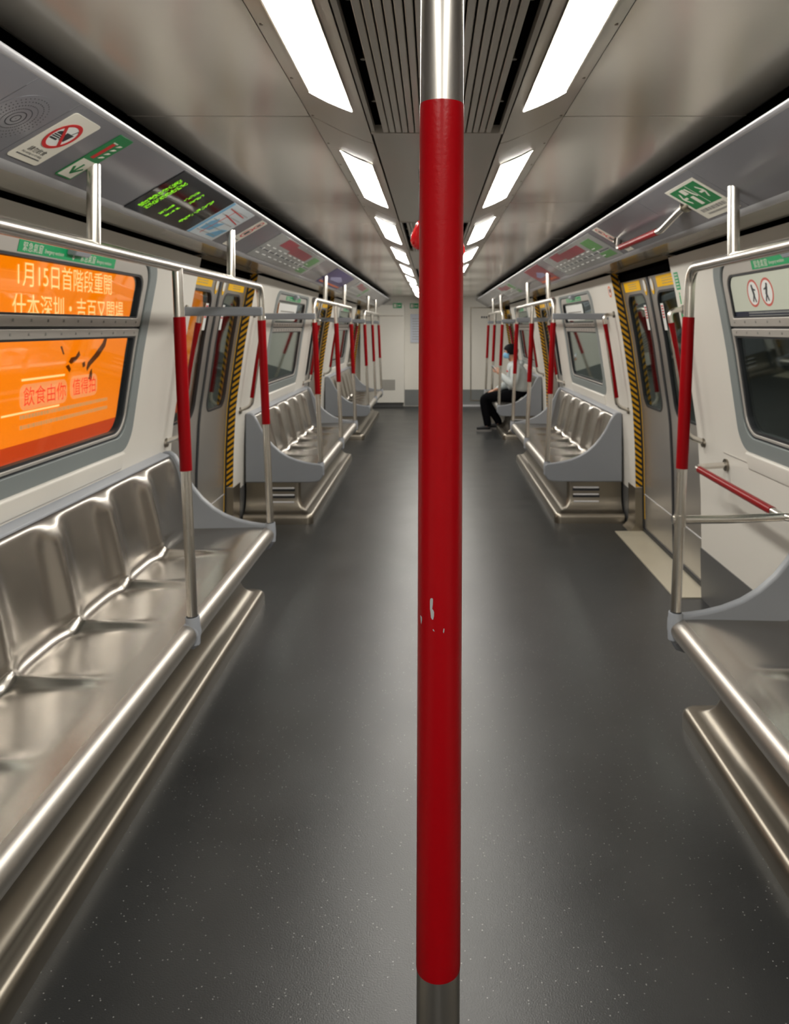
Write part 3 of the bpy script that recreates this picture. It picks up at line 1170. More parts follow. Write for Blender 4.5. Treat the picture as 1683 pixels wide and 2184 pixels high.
h_l = handrail(-1, 1.51, 4.30, [2.905], [2.19, 3.68], 'nearest handrail frame above the bench under the orange advertisement')
dup(h_l, (0, 4.72, 0), 'second handrail frame on the orange advertisement side')
dup(h_l, (0, 9.30, 0), 'farthest handrail frame in front of the cream end cabinet')
handrail(1, 1.0, 2.95, [], [2.53], 'handrail frame beside the wheelchair bay and green exit sign', (0, 0))
h_r = handrail(1, 6.26, 8.96, [7.61], [6.58, 8.0], 'handrail frame over the empty bench past the wheelchair bay door')
dup(h_r, (0, 4.58, 0), 'handrail frame around the seated person')

# ------------------------------------------------------------------ central pole
cp = thing('grab_pole', (0, 0.665, 0), 'big central steel grab pole with a long red sleeve in the aisle', 'pole')


def cpx(z):
    return -0.0073 + (z - 1.0) * 0.0042


R0 = 0.0189
build('steel_tube', MB().tube([(cpx(z), 0.665, z) for z in (0.0, 0.5, 1.0, 1.5, 2.068)], R0 - 0.0004, 64), STEEL, cp, smooth=60)
zs = [1.004, 1.006] + [1.01 + k * 0.0366 for k in range(20)] + [1.7385, 1.740]
build('red_sleeve', MB().tube([(cpx(z), 0.665, z) for z in zs], [R0 - 0.0002] + [R0] * (len(zs) - 2) + [R0 - 0.0002], 64), RED, cp, smooth=60)
mb = MB().tube([(cpx(2.05), 0.665, 2.05), (cpx(2.05), 0.665, 2.0665)], [0.034, 0.04], 32)
build('ceiling_flange', mb, TUBE, cp)
mb = MB().tube([(cpx(0), 0.665, 0.0), (cpx(0), 0.665, 0.012)], [0.045, 0.042], 32)
build('floor_flange', mb, TUBE, cp)


def chip(pts_px):
    """bare patch on the sleeve from outline points in (angle-offset m, height z)"""
    mb = MB()
    A = []
    for dx, z in pts_px:
        a = math.asin(max(-0.99, min(0.99, dx / R0)))
        A.append((cpx(z) + (R0 + 0.00025) * math.sin(a), 0.665 - (R0 + 0.00025) * math.cos(a), z))
    i = mb.pts(A)
    c = mb.pts([sum((Vector(p) for p in A), Vector()) / len(A) - Vector((0, 0.0001, 0))])[0]
    for k in range(len(i)):
        mb.face((i[k], i[(k + 1) % len(i)], c))
    return mb


def zp(y):
    return 1.55 - (y - 698) / 1660 * 0.646


def xp(x):
    return (x - 930.5) / 1660 * 0.646


def chip_px(pl):
    return chip([(xp(840 + x / 9.35), zp(1240 + y / 9.35)) for x, y in pl])


build('paint_chip', chip_px([(670, 345), (700, 345), (708, 372), (704, 470), (693, 560), (715, 580), (730, 620), (728, 700), (712, 770), (690, 770), (668, 730), (660, 640), (650, 560), (648, 420), (652, 370)]), CHIP, cp)
build('paint_chip', chip_px([(455, 750), (490, 775), (492, 830), (478, 930), (468, 900), (460, 820)]), CHIP, cp)
build('paint_chip', chip_px([(705, 965), (720, 960), (745, 1005), (715, 995)]), CHIP, cp)
build('paint_chip', chip_px([(918, 945), (936, 945), (934, 990), (922, 1038), (908, 1010)]), CHIP, cp)

# hanging red grips behind the pole
for (gx, gy, gz, h, lab) in ((-0.050, 2.55, 1.85, 0.098, 'larger glossy red hanging grip just behind the central pole'), (0.100, 3.55, 1.915, 0.10, 'smaller red hanging grip farther behind the central pole')):
    g = thing('hanging_grip', (gx, gy, gz), lab, 'grip', 'red hanging grips')
    mb = MB()
    pr = [(0.0, 0.004), (0.04, 0.5), (0.15, 0.85), (0.3, 1.0), (0.5, 0.93), (0.7, 0.72), (0.88, 0.48), (1.0, 0.3)]
    mb.tube([(gx, gy, gz - h / 2 + t * h) for t, r in pr], [r * h * 0.36 for t, r in pr], 28)
    build('red_bulb', mb, GRIP, g, smooth=70)
    build('hanger_stem', MB().tube([(gx, gy, gz + h / 2 - 0.005), (gx, gy, 2.068)], 0.008, 14), DARK, g)

# ------------------------------------------------------------------ vertical door grab rails
def door_rail(s, y, dirn, label):
    root = thing('door_grab_rail', (s * 1.40, y, 0.9), label, 'grab rail', 'red grab rails beside the doors')
    top, bot = 1.63, 0.955
    off = 0.085
    def P(z, o):
        return Vector((s * (xw(z) - o), y, z))
    path = fillet([P(top + 0.02, -0.01), P(top + 0.015, off), P(bot - 0.015, off), P(bot - 0.05, -0.01)], 0.06, 8)
    build('rail_tube', MB().tube(path, 0.015, 18), TUBE, root, smooth=60)
    build('red_sleeve', MB().tube([P(bot + 0.05, off), P(1.3, off), P(top - 0.055, off)], 0.0175, 20), RED, root, smooth=60)
    for z, o in ((top + 0.02, 0.0), (bot - 0.05, 0.0)):
        p = P(z, 0)
        build('wall_flange', MB().tube([p + Vector((s * 0.002, 0, 0)), p - Vector((s * 0.012, 0, 0))], [0.028, 0.024], 18), HEAT, root)
    return root


GL = {-1: 'orange advertisement side', 1: 'wheelchair bay side'}
ordn = {1: 'first', 2: 'second', 3: 'third'}
for s, _ in SIDES:
    for d in (1, 2, 3):
        a, b = DOORY[d]
        door_rail(s, a - 0.10, 1, 'red vertical grab rail before the %s door on the %s' % (ordn[d], GL[s]))
        if d < 3:
            door_rail(s, b + 0.12, -1, 'red vertical grab rail just past the %s door on the %s' % (ordn[d], GL[s]))

# overhead red bar below the cornice
r = thing('overhead_grab_bar', (0.95, 3.4, 1.96), 'short red overhead grab bar hanging under the cornice by the green exit sign', 'grab bar')
pth = fillet([(0.955, 2.93, 2.022), (0.952, 3.06, 2.0), (0.945, 3.26, 1.957), (0.945, 4.02, 1.957), (0.958, 4.06, 2.02)], 0.05, 6)
build('bar_tube', MB().tube(pth, 0.0135, 18), TUBE, r, smooth=60)
build('red_sleeve', MB().tube([(0.945, 3.32, 1.957), (0.945, 3.96, 1.957)], 0.0155, 20), RED, r, smooth=60)
for yy, zz in ((2.96, 2.012), (4.05, 2.0)):
    build('bracket_ring', MB().tube([(0.953, yy, zz), (0.953, yy + 0.008, zz - 0.002)], 0.024, 18), HEAT, r)

# wheelchair-bay leaning bar
r = thing('leaning_bar', (1.33, 2.96, 0.8), 'red and steel leaning bar along the wall of the wheelchair bay', 'grab bar')
zl = 0.827
pth = fillet([(xw(zl) + 0.0, 4.02, zl + 0.012), (1.345, 4.02, zl), (1.322, 2.95, zl), (xw(zl), 2.93, zl + 0.01)], 0.05, 6)
build('long_tube', MB().tube(pth, 0.0155, 18), TUBE, r, smooth=60)
build('red_sleeve', MB().tube([(1.3437, 3.95, zl), (1.3247, 3.06, zl)], 0.018, 20), RED, r, smooth=60)
build('cross_tube', MB().tube([(0.897, 2.955, zl - 0.008), (1.1, 2.955, zl - 0.006), (1.322, 2.965, zl)], 0.016, 18), TUBE, r, smooth=60)
build('pole_clamp', MB().tube([(pole_x(zl), 2.95, zl - 0.03), (pole_x(zl), 2.95, zl + 0.012)], 0.0225, 20), TUBE, r, smooth=60)
build('wall_flange', MB().tube([(xw(zl) - 0.012, 4.02, zl + 0.012), (xw(zl) + 0.002, 4.02, zl + 0.012)], 0.032, 20), HEAT, r)
build('wall_flange', MB().tube([(xw(zl) - 0.012, 2.93, zl + 0.01), (xw(zl) + 0.002, 2.93, zl + 0.01)], 0.032, 20), HEAT, r)
mb = MB()
strip_patch(mb, 1, 3.03, 4.05, 0.896, 0.901, lambda z: xw(z) - 0.003, 0.006, 2)
struct('trim_5', mb, SASH)

# ------------------------------------------------------------------ ceiling lights
NW = {-1: 'orange advertisement side', 1: 'wheelchair bay side'}
nth = ['nearest', 'second', 'third', 'fourth', 'fifth', 'sixth', 'seventh', 'eighth', 'ninth', 'tenth', 'eleventh', 'twelfth']


def ceiling_light(s, y0, y1, label):
    root = thing('ceiling_light', (s * 0.26, y0, 2.1), label, 'light', 'row lights in the ceiling')
    base = [(0.318, 2.1315), (0.295, 2.119), (0.27, 2.1065), (0.24, 2.0935), (0.212, 2.0825)]
    nx, nz = -0.46, -0.888
    def lay(h, grow):
        pts = []
        for i, (x, z) in enumerate(base):
            g = grow if i == 0 else (-grow if i == len(base) - 1 else 0)
            pts.append((s * (x + g * 0.9 + nx * h), z + g * 0.45 + nz * h))
        return pts
    mb = MB()
    o = lay(0.002, 0.008); t = lay(0.0045, 0.002)
    mb.grid([[(x, y0 - 0.008, z) for x, z in o], [(x, y0 - 0.002, z) for x, z in t], [(x, y1 + 0.002, z) for x, z in t], [(x, y1 + 0.008, z) for x, z in o]])
    mb2 = lay(-0.004, 0.008)
    build('light_rim', mb, LFRAME, root)
    mb = MB()
    a = lay(0.0045, 0.0); c = lay(0.0075, -0.004); 
    mb.grid([[(x, y0, z) for x, z in a], [(x, y0 + 0.005, z) for x, z in c], [(x, y1 - 0.005, z) for x, z in c], [(x, y1, z) for x, z in a]])
    build('diffuser', mb, DIFF, root)
    return root


for s, _ in SIDES:
    l0 = ceiling_light(s, 1.01, 1.91, 'nearest long ceiling light on the %s' % NW[s])
    for k in range(1, 9):
        dup(l0, (0, PITCH * k, 0), '%s ceiling light from the near end on the %s' % (nth[k], NW[s]))
    for k in (1, 2):
        if k == 1:
            dup(l0, (0, -PITCH, 0), 'ceiling light behind the nearest one on the %s' % NW[s])
        else:
            dup(l0, (0, -2 * PITCH, 0), 'rearmost ceiling light on the %s' % NW[s])

# ceiling screws
mb = MB()
for s, _ in SIDES:
    for k in range(-1, 20):
        yy = 1.2 + k * 0.33
        mb.tube([(s * 0.349, yy, 2.1495), (s * 0.349, yy, 2.1445)], 0.004, 8)
build('tray_screws', mb, HEAT, ceil_root)

# ------------------------------------------------------------------ ventilation grilles
for gi, (a, b) in enumerate(GRILLES):
    root = thing('ventilation_grille', (0, a, 2.07), ('nearest' if gi == 0 else nth[gi]) + ' grey slatted air grille along the middle of the ceiling', 'grille', 'ceiling air grilles')
    mb = MB().box(-0.172, 0.172, a, b, 2.105, 2.11)
    build('dark_plenum', mb, BLACK, root)
    mb = MB()
    for s in (-1, 1):
        mb.box(*sorted((s * 0.166, s * 0.176)), a, b, 2.0715, 2.09)
    mb.box(-0.176, 0.176, a - 0.006, a + 0.004, 2.067, 2.09)
    mb.box(-0.176, 0.176, b - 0.004, b + 0.006, 2.067, 2.09)
    build('grille_frame', mb, CEILC, root)
    mb = MB()
    for k in range(17):
        x = -0.136 + k * 0.017
        z0 = 2.0675
        mb.prism([(x - 0.0068, z0 + 0.001), (x - 0.005, z0), (x + 0.005, z0), (x + 0.0068, z0 + 0.002), (x + 0.0068, z0 + 0.03), (x - 0.0068, z0 + 0.03)], 'y', a + 0.012, b - 0.012)
    build('slats', mb, CEILC, root, smooth=20)
    for s in (-1, 1):
        for k in range(5):
            yy = a + 0.15 + k * 0.29
            build('bolt', MB().tube([(s * 0.152, yy, 2.104), (s * 0.152, yy, 2.09)], 0.006, 10), HEAT, root)

# ------------------------------------------------------------------ signs and posters on the cornice panels
VS = {s: Vector((-s * 0.865, 0, 0.502)).normalized() for s in (-1, 1)}


def cornice_sheet(s, y, t=0.0):
    """origin at the lower edge of the cornice panel, u along the car, v up the slope"""
    u = Vector((0, 1, 0)) if s < 0 else Vector((0, -1, 0))
    o = Vector((s * 1.050, y, 1.9535)) + VS[s] * t
    sh = Sheet(o, u, VS[s])
    sh.o += sh.n * 0.0004
    return sh


# no eating or drinking
r = thing('no_eating_sign', (-0.95, 1.93, 2.0), 'white sign with a struck-out burger and cup in a red ring', 'sign')
sh = cornice_sheet(-1, 1.855, 0.022)
mb = MB(); sh.poly(mb, rrect(0.07, 0.098, 0.07, 0.098, 0.010, 4), 0.0016, 0.0016); build('sign_plate', mb, WHITE, r)
mb = MB(); sh.disc(mb, 0.07, 0.118, 0.049, 0.0020); build('sign_disc', mb, PURE, r)
mb = MB()
sh.poly(mb, [(0.073, 0.104), (0.096, 0.104), (0.101, 0.134), (0.068, 0.134)], 0.0024)
sh.poly(mb, [(0.087, 0.135), (0.090, 0.135), (0.095, 0.148), (0.104, 0.149), (0.104, 0.152), (0.093, 0.151)], 0.0024)
for z_, hh, ww in ((0.099, 0.006, 0.017), (0.108, 0.004, 0.019), (0.1145, 0.004, 0.019)):
    sh.rect(mb, 0.052 - ww, 0.052 + ww * 0.9, z_, z_ + hh, 0.0024)
sh.poly(mb, [(0.034, 0.121), (0.069, 0.121), (0.066, 0.129), (0.058, 0.133), (0.045, 0.133), (0.037, 0.129)], 0.0024)
build('food_symbols', mb, INK, r)
mb = MB(); sh.ring(mb, 0.07, 0.118, 0.042, 0.052, 0.0028); sh.bar(mb, (0.037, 0.150), (0.103, 0.086), 0.009, 0.0028); build('red_ring', mb, SRED, r)
mb = MB()
sh.text(mb, '請勿飲食', 0.020, 0.07, 0.040, 0.0022, 'CENTER')
sh.text(mb, 'No eating or drinking', 0.0105, 0.07, 0.028, 0.0022, 'CENTER')
sh.lines(mb, 0.018, 0.122, 0.017, 0.0022, 0.004, 0.7)
build('lettering', mb, INK, r)

# green exit-direction sign
r = thing('escape_sign', (-0.95, 2.12, 2.0), 'narrow green and white sign with arrow next to the no-eating sign', 'sign')
sh = cornice_sheet(-1, 2.095, 0.022)
mb = MB(); sh.poly(mb, rrect(0.043, 0.104, 0.043, 0.104, 0.006, 4), 0.0016, 0.0016); build('sign_plate', mb, GREEN, r)
mb = MB(); sh.rect(mb, 0.006, 0.080, 0.006, 0.088, 0.0020); build('arrow_panel', mb, WHITE, r)
mb = MB()
sh.bar(mb, (0.045, 0.070), (0.045, 0.030), 0.009, 0.0024); sh.bar(mb, (0.020, 0.052), (0.046, 0.024), 0.009, 0.0024); sh.bar(mb, (0.070, 0.052), (0.044, 0.024), 0.009, 0.0024)
build('arrow', mb, GREEN, r)
mb = MB(); sh.rect(mb, 0.022, 0.040, 0.100, 0.172, 0.0022); build('door_symbol', mb, SRED, r)
mb = MB()
for k in range(4):
    c0 = 0.108 + k * 0.019
    sh.poly(mb, [(0.052, c0), (0.060, c0 + 0.011), (0.074, c0 + 0.012), (0.068, c0 + 0.005)], 0.0022)
sh.bar(mb, (0.020, 0.176), (0.044, 0.176), 0.004, 0.0022)
build('running_symbols', mb, WHITE, r)

# loudspeaker perforations
r = thing('loudspeaker', (-0.95, 1.73, 2.0), 'ring-perforated loudspeaker in the grey cornice before the no-eating sign', 'loudspeaker')
sh = cornice_sheet(-1, 1.735, 0.125)
mb = MB(); sh.disc(mb, 0, 0, 0.088, 0.0004); build('grille_plate', mb, CORN, r)
mb = MB()
for rr_, n_ in ((0.012, 26), (0.024, 44), (0.037, 48), (0.050, 44), (0.063, 44), (0.075, 44)):
    for k in range(n_):
        a_ = 2 * math.pi * k / n_ + rr_ * 40
        sh.disc(mb, rr_ * math.cos(a_), rr_ * math.sin(a_), 0.0015, 0.0009, n=6)
sh.disc(mb, 0.0, 0, 0.0012, 0.0009, n=6)
build('speaker_pattern', mb, INK, r)

# LED passenger display
r = thing('led_display', (-0.95, 2.95, 2.0), 'black display with glowing green dot-matrix lines in the cornice', 'display')
sh = cornice_sheet(-1, 2.605, 0.004)
mb = MB(); sh.rect(mb, 0, 0.65, 0, 0.236, 0.0022, 0.0022); build('screen', mb, LEDB, r)
mb = MB()


def led_block(x0, x1, y0_, y1_, dens):
    p = 0.0044
    ny = int((y1_ - y0_) / p)
    nx_ = int((x1 - x0) / p)
    for i in range(nx_):
        j = 0
        while j < ny:
            if random.random() < dens and (i // 6) % 1 == 0 and i % 6 != 5:
                k = random.choice((1, 2, 3, 4))
                sh.rect(mb, x0 + i * p, x0 + i * p + 0.0026, y0_ + j * p, y0_ + min(ny, j + k) * p - 0.0012, 0.003)
                j += k + 1
            else:
                j += 1


# text runs along the car; each block is one line of glowing characters
for (x0, x1, y0_, y1_, d_) in ((0.05, 0.088, 0.03, 0.205, 0.62), (0.10, 0.138, 0.03, 0.205, 0.62), (0.25, 0.275, 0.03, 0.10, 0.4), (0.31, 0.335, 0.03, 0.10, 0.4),
                               (0.27, 0.295, 0.13, 0.20, 0.4), (0.33, 0.355, 0.13, 0.20, 0.4), (0.47, 0.505, 0.03, 0.20, 0.45)):
    mb = MB()
    led_block(x0, x1, y0_, y1_, d_)
    build('lit_characters', mb, LEDG, r)

# route map beside the display
r = thing('route_map', (-0.95, 3.45, 2.0), 'pale blue and white line map beside the green-lettered display', 'map')
sh = cornice_sheet(-1, 3.265, 0.006)
mb = MB(); sh.rect(mb, 0, 0.37, 0, 0.232, 0.0018, 0.0018); build('map_sheet', mb, MAPW, r)
mb = MB()
sh.rect(mb, 0, 0.03, 0, 0.232, 0.0023)
sh.poly(mb, [(0.06, 0.04), (0.18, 0.05), (0.22, 0.12), (0.15, 0.10), (0.10, 0.13), (0.06, 0.1)], 0.0023)
sh.poly(mb, [(0.2, 0.02), (0.33, 0.02), (0.35, 0.09), (0.28, 0.08), (0.24, 0.05)], 0.0023)
build('blue_water', mb, BLUE, r)
mb = MB()
for p, q in (((0.05, 0.2), (0.3, 0.19)), ((0.1, 0.16), (0.34, 0.14)), ((0.12, 0.02), (0.14, 0.2))):
    sh.bar(mb, p, q, 0.005, 0.0027)
build('route_lines', mb, SRED, r)
mb = MB()
for k in range(5):
    sh.lines(mb, 0.05, 0.33, 0.03 + 0.042 * k, 0.0027, 0.007, 1.8)
build('place_names', mb, GREYT, r)


def safety_strip(s, y, label):
    r = thing('safety_sign', (s * 0.95, y, 2.0), label, 'sign')
    sh = cornice_sheet(s, y, 0.012)
    mb = MB(); sh.rect(mb, 0, 0.12, 0, 0.225, 0.0016, 0.0016); build('sign_plate', mb, WHITE, r)
    mb = MB(); sh.ring(mb, 0.06, 0.12, 0.030, 0.038, 0.0022); sh.ring(mb, 0.06, 0.19, 0.024, 0.031, 0.0022); build('red_ring', mb, SRED, r)
    mb = MB(); sh.rect(mb, 0.045, 0.075, 0.105, 0.135, 0.0022); sh.rect(mb, 0.048, 0.07, 0.18, 0.2, 0.0022); build('symbols', mb, INK, r)
    mb = MB()
    for k in range(3):
        sh.lines(mb, 0.02, 0.1, 0.02 + k * 0.018, 0.0022, 0.006)
    build('lettering', mb, GREYT, r)


safety_strip(-1, 3.80, 'cream sign with two red rings past the pale blue line map')


def door_map(s, y0, L, label):
    r = thing('line_diagram', (s * 0.95, y0, 2.0), label, 'map')
    sh = cornice_sheet(s, y0 if s < 0 else y0 + L, 0.006)
    mb = MB(); sh.rect(mb, 0, L, 0, 0.228, 0.0018, 0.0018); build('diagram_sheet', mb, POSTG, r)
    mb = MB(); sh.rect(mb, L * 0.16, L * 0.36, 0.15, 0.222, 0.0023); sh.rect(mb, L * 0.36, L * 0.72, 0.13, 0.20, 0.0023); build('maroon_panel', mb, MAROON, r)
    mb = MB()
    for k in range(9):
        x = L * (0.06 + 0.095 * k)
        sh.disc(mb, x, 0.085, 0.012, 0.0024, 16)
        sh.lines(mb, x - 0.04, x + 0.04, 0.04, 0.0024, 0.008)
        sh.lines(mb, x - 0.04, x + 0.04, 0.115, 0.0024, 0.008)
    build('stations', mb, PURE, r)
    mb = MB(); sh.rect(mb, 0.03, L - 0.06, 0.078, 0.084, 0.0021); build('line_bar', mb, NAVY, r)
    mb = MB(); sh.rect(mb, L * 0.78, L * 0.93, 0.10, 0.20, 0.0023); sh.rect(mb, L * 0.80, L * 0.96, 0.02, 0.07, 0.0023); build('green_panel', mb, mat('map_green', (0.10, 0.28, 0.08), 0.35, vary=0.3, vscale=25), r)


def poster(s, y0, L, m, label):
    r = thing('advert_poster', (s * 0.95, y0, 2.0), label, 'poster')
    sh = cornice_sheet(s, y0 if s < 0 else y0 + L, 0.006)
    mb = MB(); sh.rect(mb, 0, L, 0, 0.228, 0.0018, 0.0018); build('poster_sheet', mb, m, r)
    mb = MB(); sh.poly(mb, [(L * 0.2, 0.11), (L * 0.5, 0.16), (L * 0.75, 0.12), (L * 0.7, 0.09), (L * 0.3, 0.08)], 0.0023); build('pale_motif', mb, mat('poster_lilac', (0.35, 0.34, 0.55), 0.35, vary=0.3, vscale=15), r)
    mb = MB(); sh.rect(mb, L * 0.05, L * 0.95, 0.02, 0.04, 0.0023); build('gold_line', mb, ORANGE, r)


door_map(-1, 4.30, 1.75, 'long grey line diagram with a maroon header above the first door on the advertisement side')
poster(-1, 6.85, 1.5, PURP, 'dark purple poster under the cornice above the second bench')
door_map(-1, 8.9, 1.75, 'line diagram above the second door on the orange advertisement side')
door_map(1, 4.30, 1.75, 'long grey line diagram with a maroon header above the wheelchair bay door')
poster(1, 6.45, 0.9, MAROON, 'dark red poster in the cornice past the wheelchair bay door')
door_map(1, 8.9, 1.75, 'line diagram above the second door on the wheelchair bay side')

# emergency exit sign on the cornice (right)
r = thing('emergency_exit_sign', (0.95, 2.8, 2.0), 'square cream sign with green arrows next to the overhead red bar', 'sign')
sh = cornice_sheet(1, 2.95, 0.018)
W_ = 0.31
mb = MB(); sh.rect(mb, 0, W_, 0, 0.192, 0.0016, 0.0016); build('sign_plate', mb, WHITE, r)
mb = MB(); sh.rect(mb, 0.025, W_ - 0.022, 0.064, 0.180, 0.0020); build('green_field', mb, GREEN, r)
mb = MB()
for c0, fl in ((0.072, 1), (0.245, -1)):
    sh.bar(mb, (c0 + 0.022 * fl, 0.125), (c0 - 0.022 * fl, 0.125), 0.010, 0.0024)
    sh.bar(mb, (c0 - 0.022 * fl, 0.125), (c0 + 0.004 * fl, 0.155), 0.010, 0.0024)
    sh.bar(mb, (c0 - 0.022 * fl, 0.125), (c0 + 0.004 * fl, 0.095), 0.010, 0.0024)
sh.rect(mb, 0.105, 0.145, 0.14, 0.17, 0.0024)
sh.poly(mb, [(0.15, 0.168), (0.165, 0.168), (0.172, 0.14), (0.185, 0.12), (0.176, 0.115), (0.160, 0.135)], 0.0024)
sh.rect(mb, 0.118, 0.15, 0.074, 0.125, 0.0024)
sh.rect(mb, 0.188, 0.192, 0.068, 0.176, 0.0024)
build('white_symbols', mb, WHITE, r)
mb = MB()
sh.lines(mb, 0.04, W_ - 0.04, 0.036, 0.0022, 0.017)
sh.lines(mb, 0.06, W_ - 0.05, 0.018, 0.0022, 0.009)
build('lettering', mb, GREYT, r)
r = thing('green_exit_sign', (0.9, 1.8, 2.0), 'plain green sign on the cornice, nearer than the cream arrow sign', 'sign')
sh = cornice_sheet(1, 1.90, 0.03)
mb = MB(); sh.rect(mb, 0, 0.16, 0, 0.178, 0.0016, 0.0016); build('sign_plate', mb, GREEN, r)
mb = MB(); sh.rect(mb, 0.03, 0.13, 0.02, 0.07, 0.002); build('white_panel', mb, WHITE, r)
safety_strip(1, 4.18, 'cream sign with two red rings at the far end of the overhead red bar')


# ------------------------------------------------------------------ stickers on windows and walls
def wall_sheet(s, y, z, fx=xw, d=-0.0005):
    u = Vector((0, 1, 0)) if s < 0 else Vector((0, -1, 0))
    v = Vector((s * (fx(z + 0.03) - fx(z - 0.03)), 0, 0.06))
    return Sheet((s * (fx(z) + d), y, z), u, v)


sides_bay = [(-1, 2.95, 'nearest window, above the orange advertisement'), (-1, 7.6, 'second window of the advertisement side'), (-1, 12.2, 'third window of the advertisement side'),
             (1, 2.95, 'nearest window of the wheelchair bay'), (1, 7.6, 'second window, wheelchair bay side'), (1, 12.2, 'window by the seated person')]
for s, yc, lab in sides_bay:
    r = thing('ventilation_sticker', (s * 1.36, yc, 1.82), 'green emergency ventilation strip on the top rail of the ' + lab, 'sticker', 'green ventilation stickers')
    sh = wall_sheet(s, yc, 1.818, d=0.0035)
    sh.rect((mb := MB()), -0.41, 0.36, -0.020, 0.021, 0.0012, 0.0012)
    build('green_strip', mb, GREENL, r)
    for x0 in (-0.385, 0.035):
        mb = MB()
        sh.text(mb, '緊急氣窗', 0.034, x0, -0.012, 0.0017)
        build('chinese_lettering', mb, WHITE, r)
        mb = MB()
        sh.text(mb, 'Emergency ventilation', 0.020, x0 + 0.148, -0.009, 0.0017, sx=0.78)
        build('english_lettering', mb, WHITE, r)
    mb = MB()
    sh.bar(mb, (-0.02, 0.014), (-0.02, -0.008), 0.007, 0.0017)
    sh.poly(mb, [(-0.033, -0.004), (-0.007, -0.004), (-0.02, -0.016)], 0.0017)
    build('arrow', mb, WHITE, r)

# no-leaning notice in the upper pane of the right windows
for s, yc, lab in ((1, 2.95, 'pale window notice with two red-ringed figures over a navy strip'),):
    r = thing('window_notice', (s * 1.39, yc, 1.6), lab, 'notice')
    sh = wall_sheet(s, yc, 1.692, d=0.0165)
    mb = MB(); sh.poly(mb, rrect(0, 0.012, 0.715, 0.083, (0.055, 0.055, 0.004, 0.004), 6), 0.0012, 0.0012); build('pale_sheet', mb, mat('notice_green_white', (0.62, 0.66, 0.56), 0.4, vary=0.02), r)
    mb = MB(); sh.rect(mb, -0.715, 0.715, -0.098, -0.072, 0.0012, 0.0012); sh.rect(mb, -0.715, 0.715, -0.104, -0.096, 0.0012); build('navy_strip', mb, NAVY, r)
    mb = MB()
    for cx in (-0.475, -0.335):
        sh.ring(mb, cx, 0.008, 0.052, 0.062, 0.0018)
    build('red_ring', mb, mat('faded_red', (0.62, 0.12, 0.09), 0.4, vary=0.05), r)
    mb = MB()
    for cx in (-0.475, -0.335):
        sh.disc(mb, cx, 0.008, 0.052, 0.0016)
    build('white_disc', mb, PURE, r)
    mb = MB()
    for cx, f in ((-0.475, 1), (-0.335, -1)):
        sh.disc(mb, cx - 0.006 * f, 0.040, 0.008, 0.0021, 14)
        sh.bar(mb, (cx - 0.004 * f, 0.034), (cx + 0.008 * f, -0.004), 0.017, 0.0021)
        sh.bar(mb, (cx + 0.006 * f, -0.002), (cx + 0.020 * f, -0.032), 0.010, 0.0021)
        sh.bar(mb, (cx + 0.004 * f, 0.0), (cx - 0.010 * f, -0.030), 0.010, 0.0021)
        sh.bar(mb, (cx - 0.002 * f, 0.028), (cx + 0.026 * f, 0.020), 0.007, 0.0021)
    build('figures', mb, INK, r)
    mb = MB()
    sh.lines(mb, -0.56, 0.5, -0.083, 0.0018, 0.008)
    sh.lines(mb, -0.56, 0.5, -0.096, 0.0018, 0.007)
    build('lettering', mb, POSTG, r)
for s, yc, lab in ((-1, 7.6, 'white notice in the upper pane of the second window, advertisement side'), (1, 7.6, 'white notice in the upper pane of the second window, wheelchair bay side')):
    r = thing('window_notice', (s * 1.39, yc, 1.6), lab, 'notice')
    sh = wall_sheet(s, yc, 1.692, d=0.0165)
    mb = MB(); sh.rect(mb, -0.60, 0.30, -0.075, 0.08, 0.0012, 0.0012); build('white_sheet', mb, PURE, r)
    mb = MB(); sh.lines(mb, -0.5, 0.2, 0.0, 0.0018, 0.012); build('lettering', mb, GREYT, r)

# green vertical strip by the wheelchair-bay door
for s, y, lab in ((1, 4.375, 'tall green and white strip on the wall edge by the wheelchair bay door'), (-1, 8.97, 'tall green and white strip before the second door, advertisement side'), (1, 8.97, 'tall green and white strip before the second door, wheelchair bay side')):
    r = thing('wall_strip_sign', (s * 1.4, y, 1.7), lab, 'sign')
    for pz0, pz1, mm in ((1.56, 1.66, 0), (1.66, 1.76, 1), (1.76, 1.86, 2)):
        sh = wall_sheet(s, y, (pz0 + pz1) / 2)
        mb = MB(); sh.rect(mb, -0.034, 0.034, -0.05, 0.05, 0.0014, 0.0014); build('strip_panel', mb, WHITE if mm == 1 else GREENL, r)
        mb = MB()
        if mm == 2:
            for k in range(5):
                sh.lines(mb, -0.024, 0.024, -0.04 + k * 0.018, 0.002, 0.009)
            build('strip_text', mb, WHITE, r)
        elif mm == 1:
            sh.disc(mb, 0.004, 0.03, 0.009, 0.002, 14); sh.rect(mb, -0.006, 0.012, -0.03, 0.02, 0.002)
            build('strip_figure', mb, GREENL, r)
        else:
            sh.poly(mb, [(-0.02, 0.045), (0.02, 0.045), (0.0, 0.01)], 0.002)
            build('strip_arrow', mb, WHITE, r)

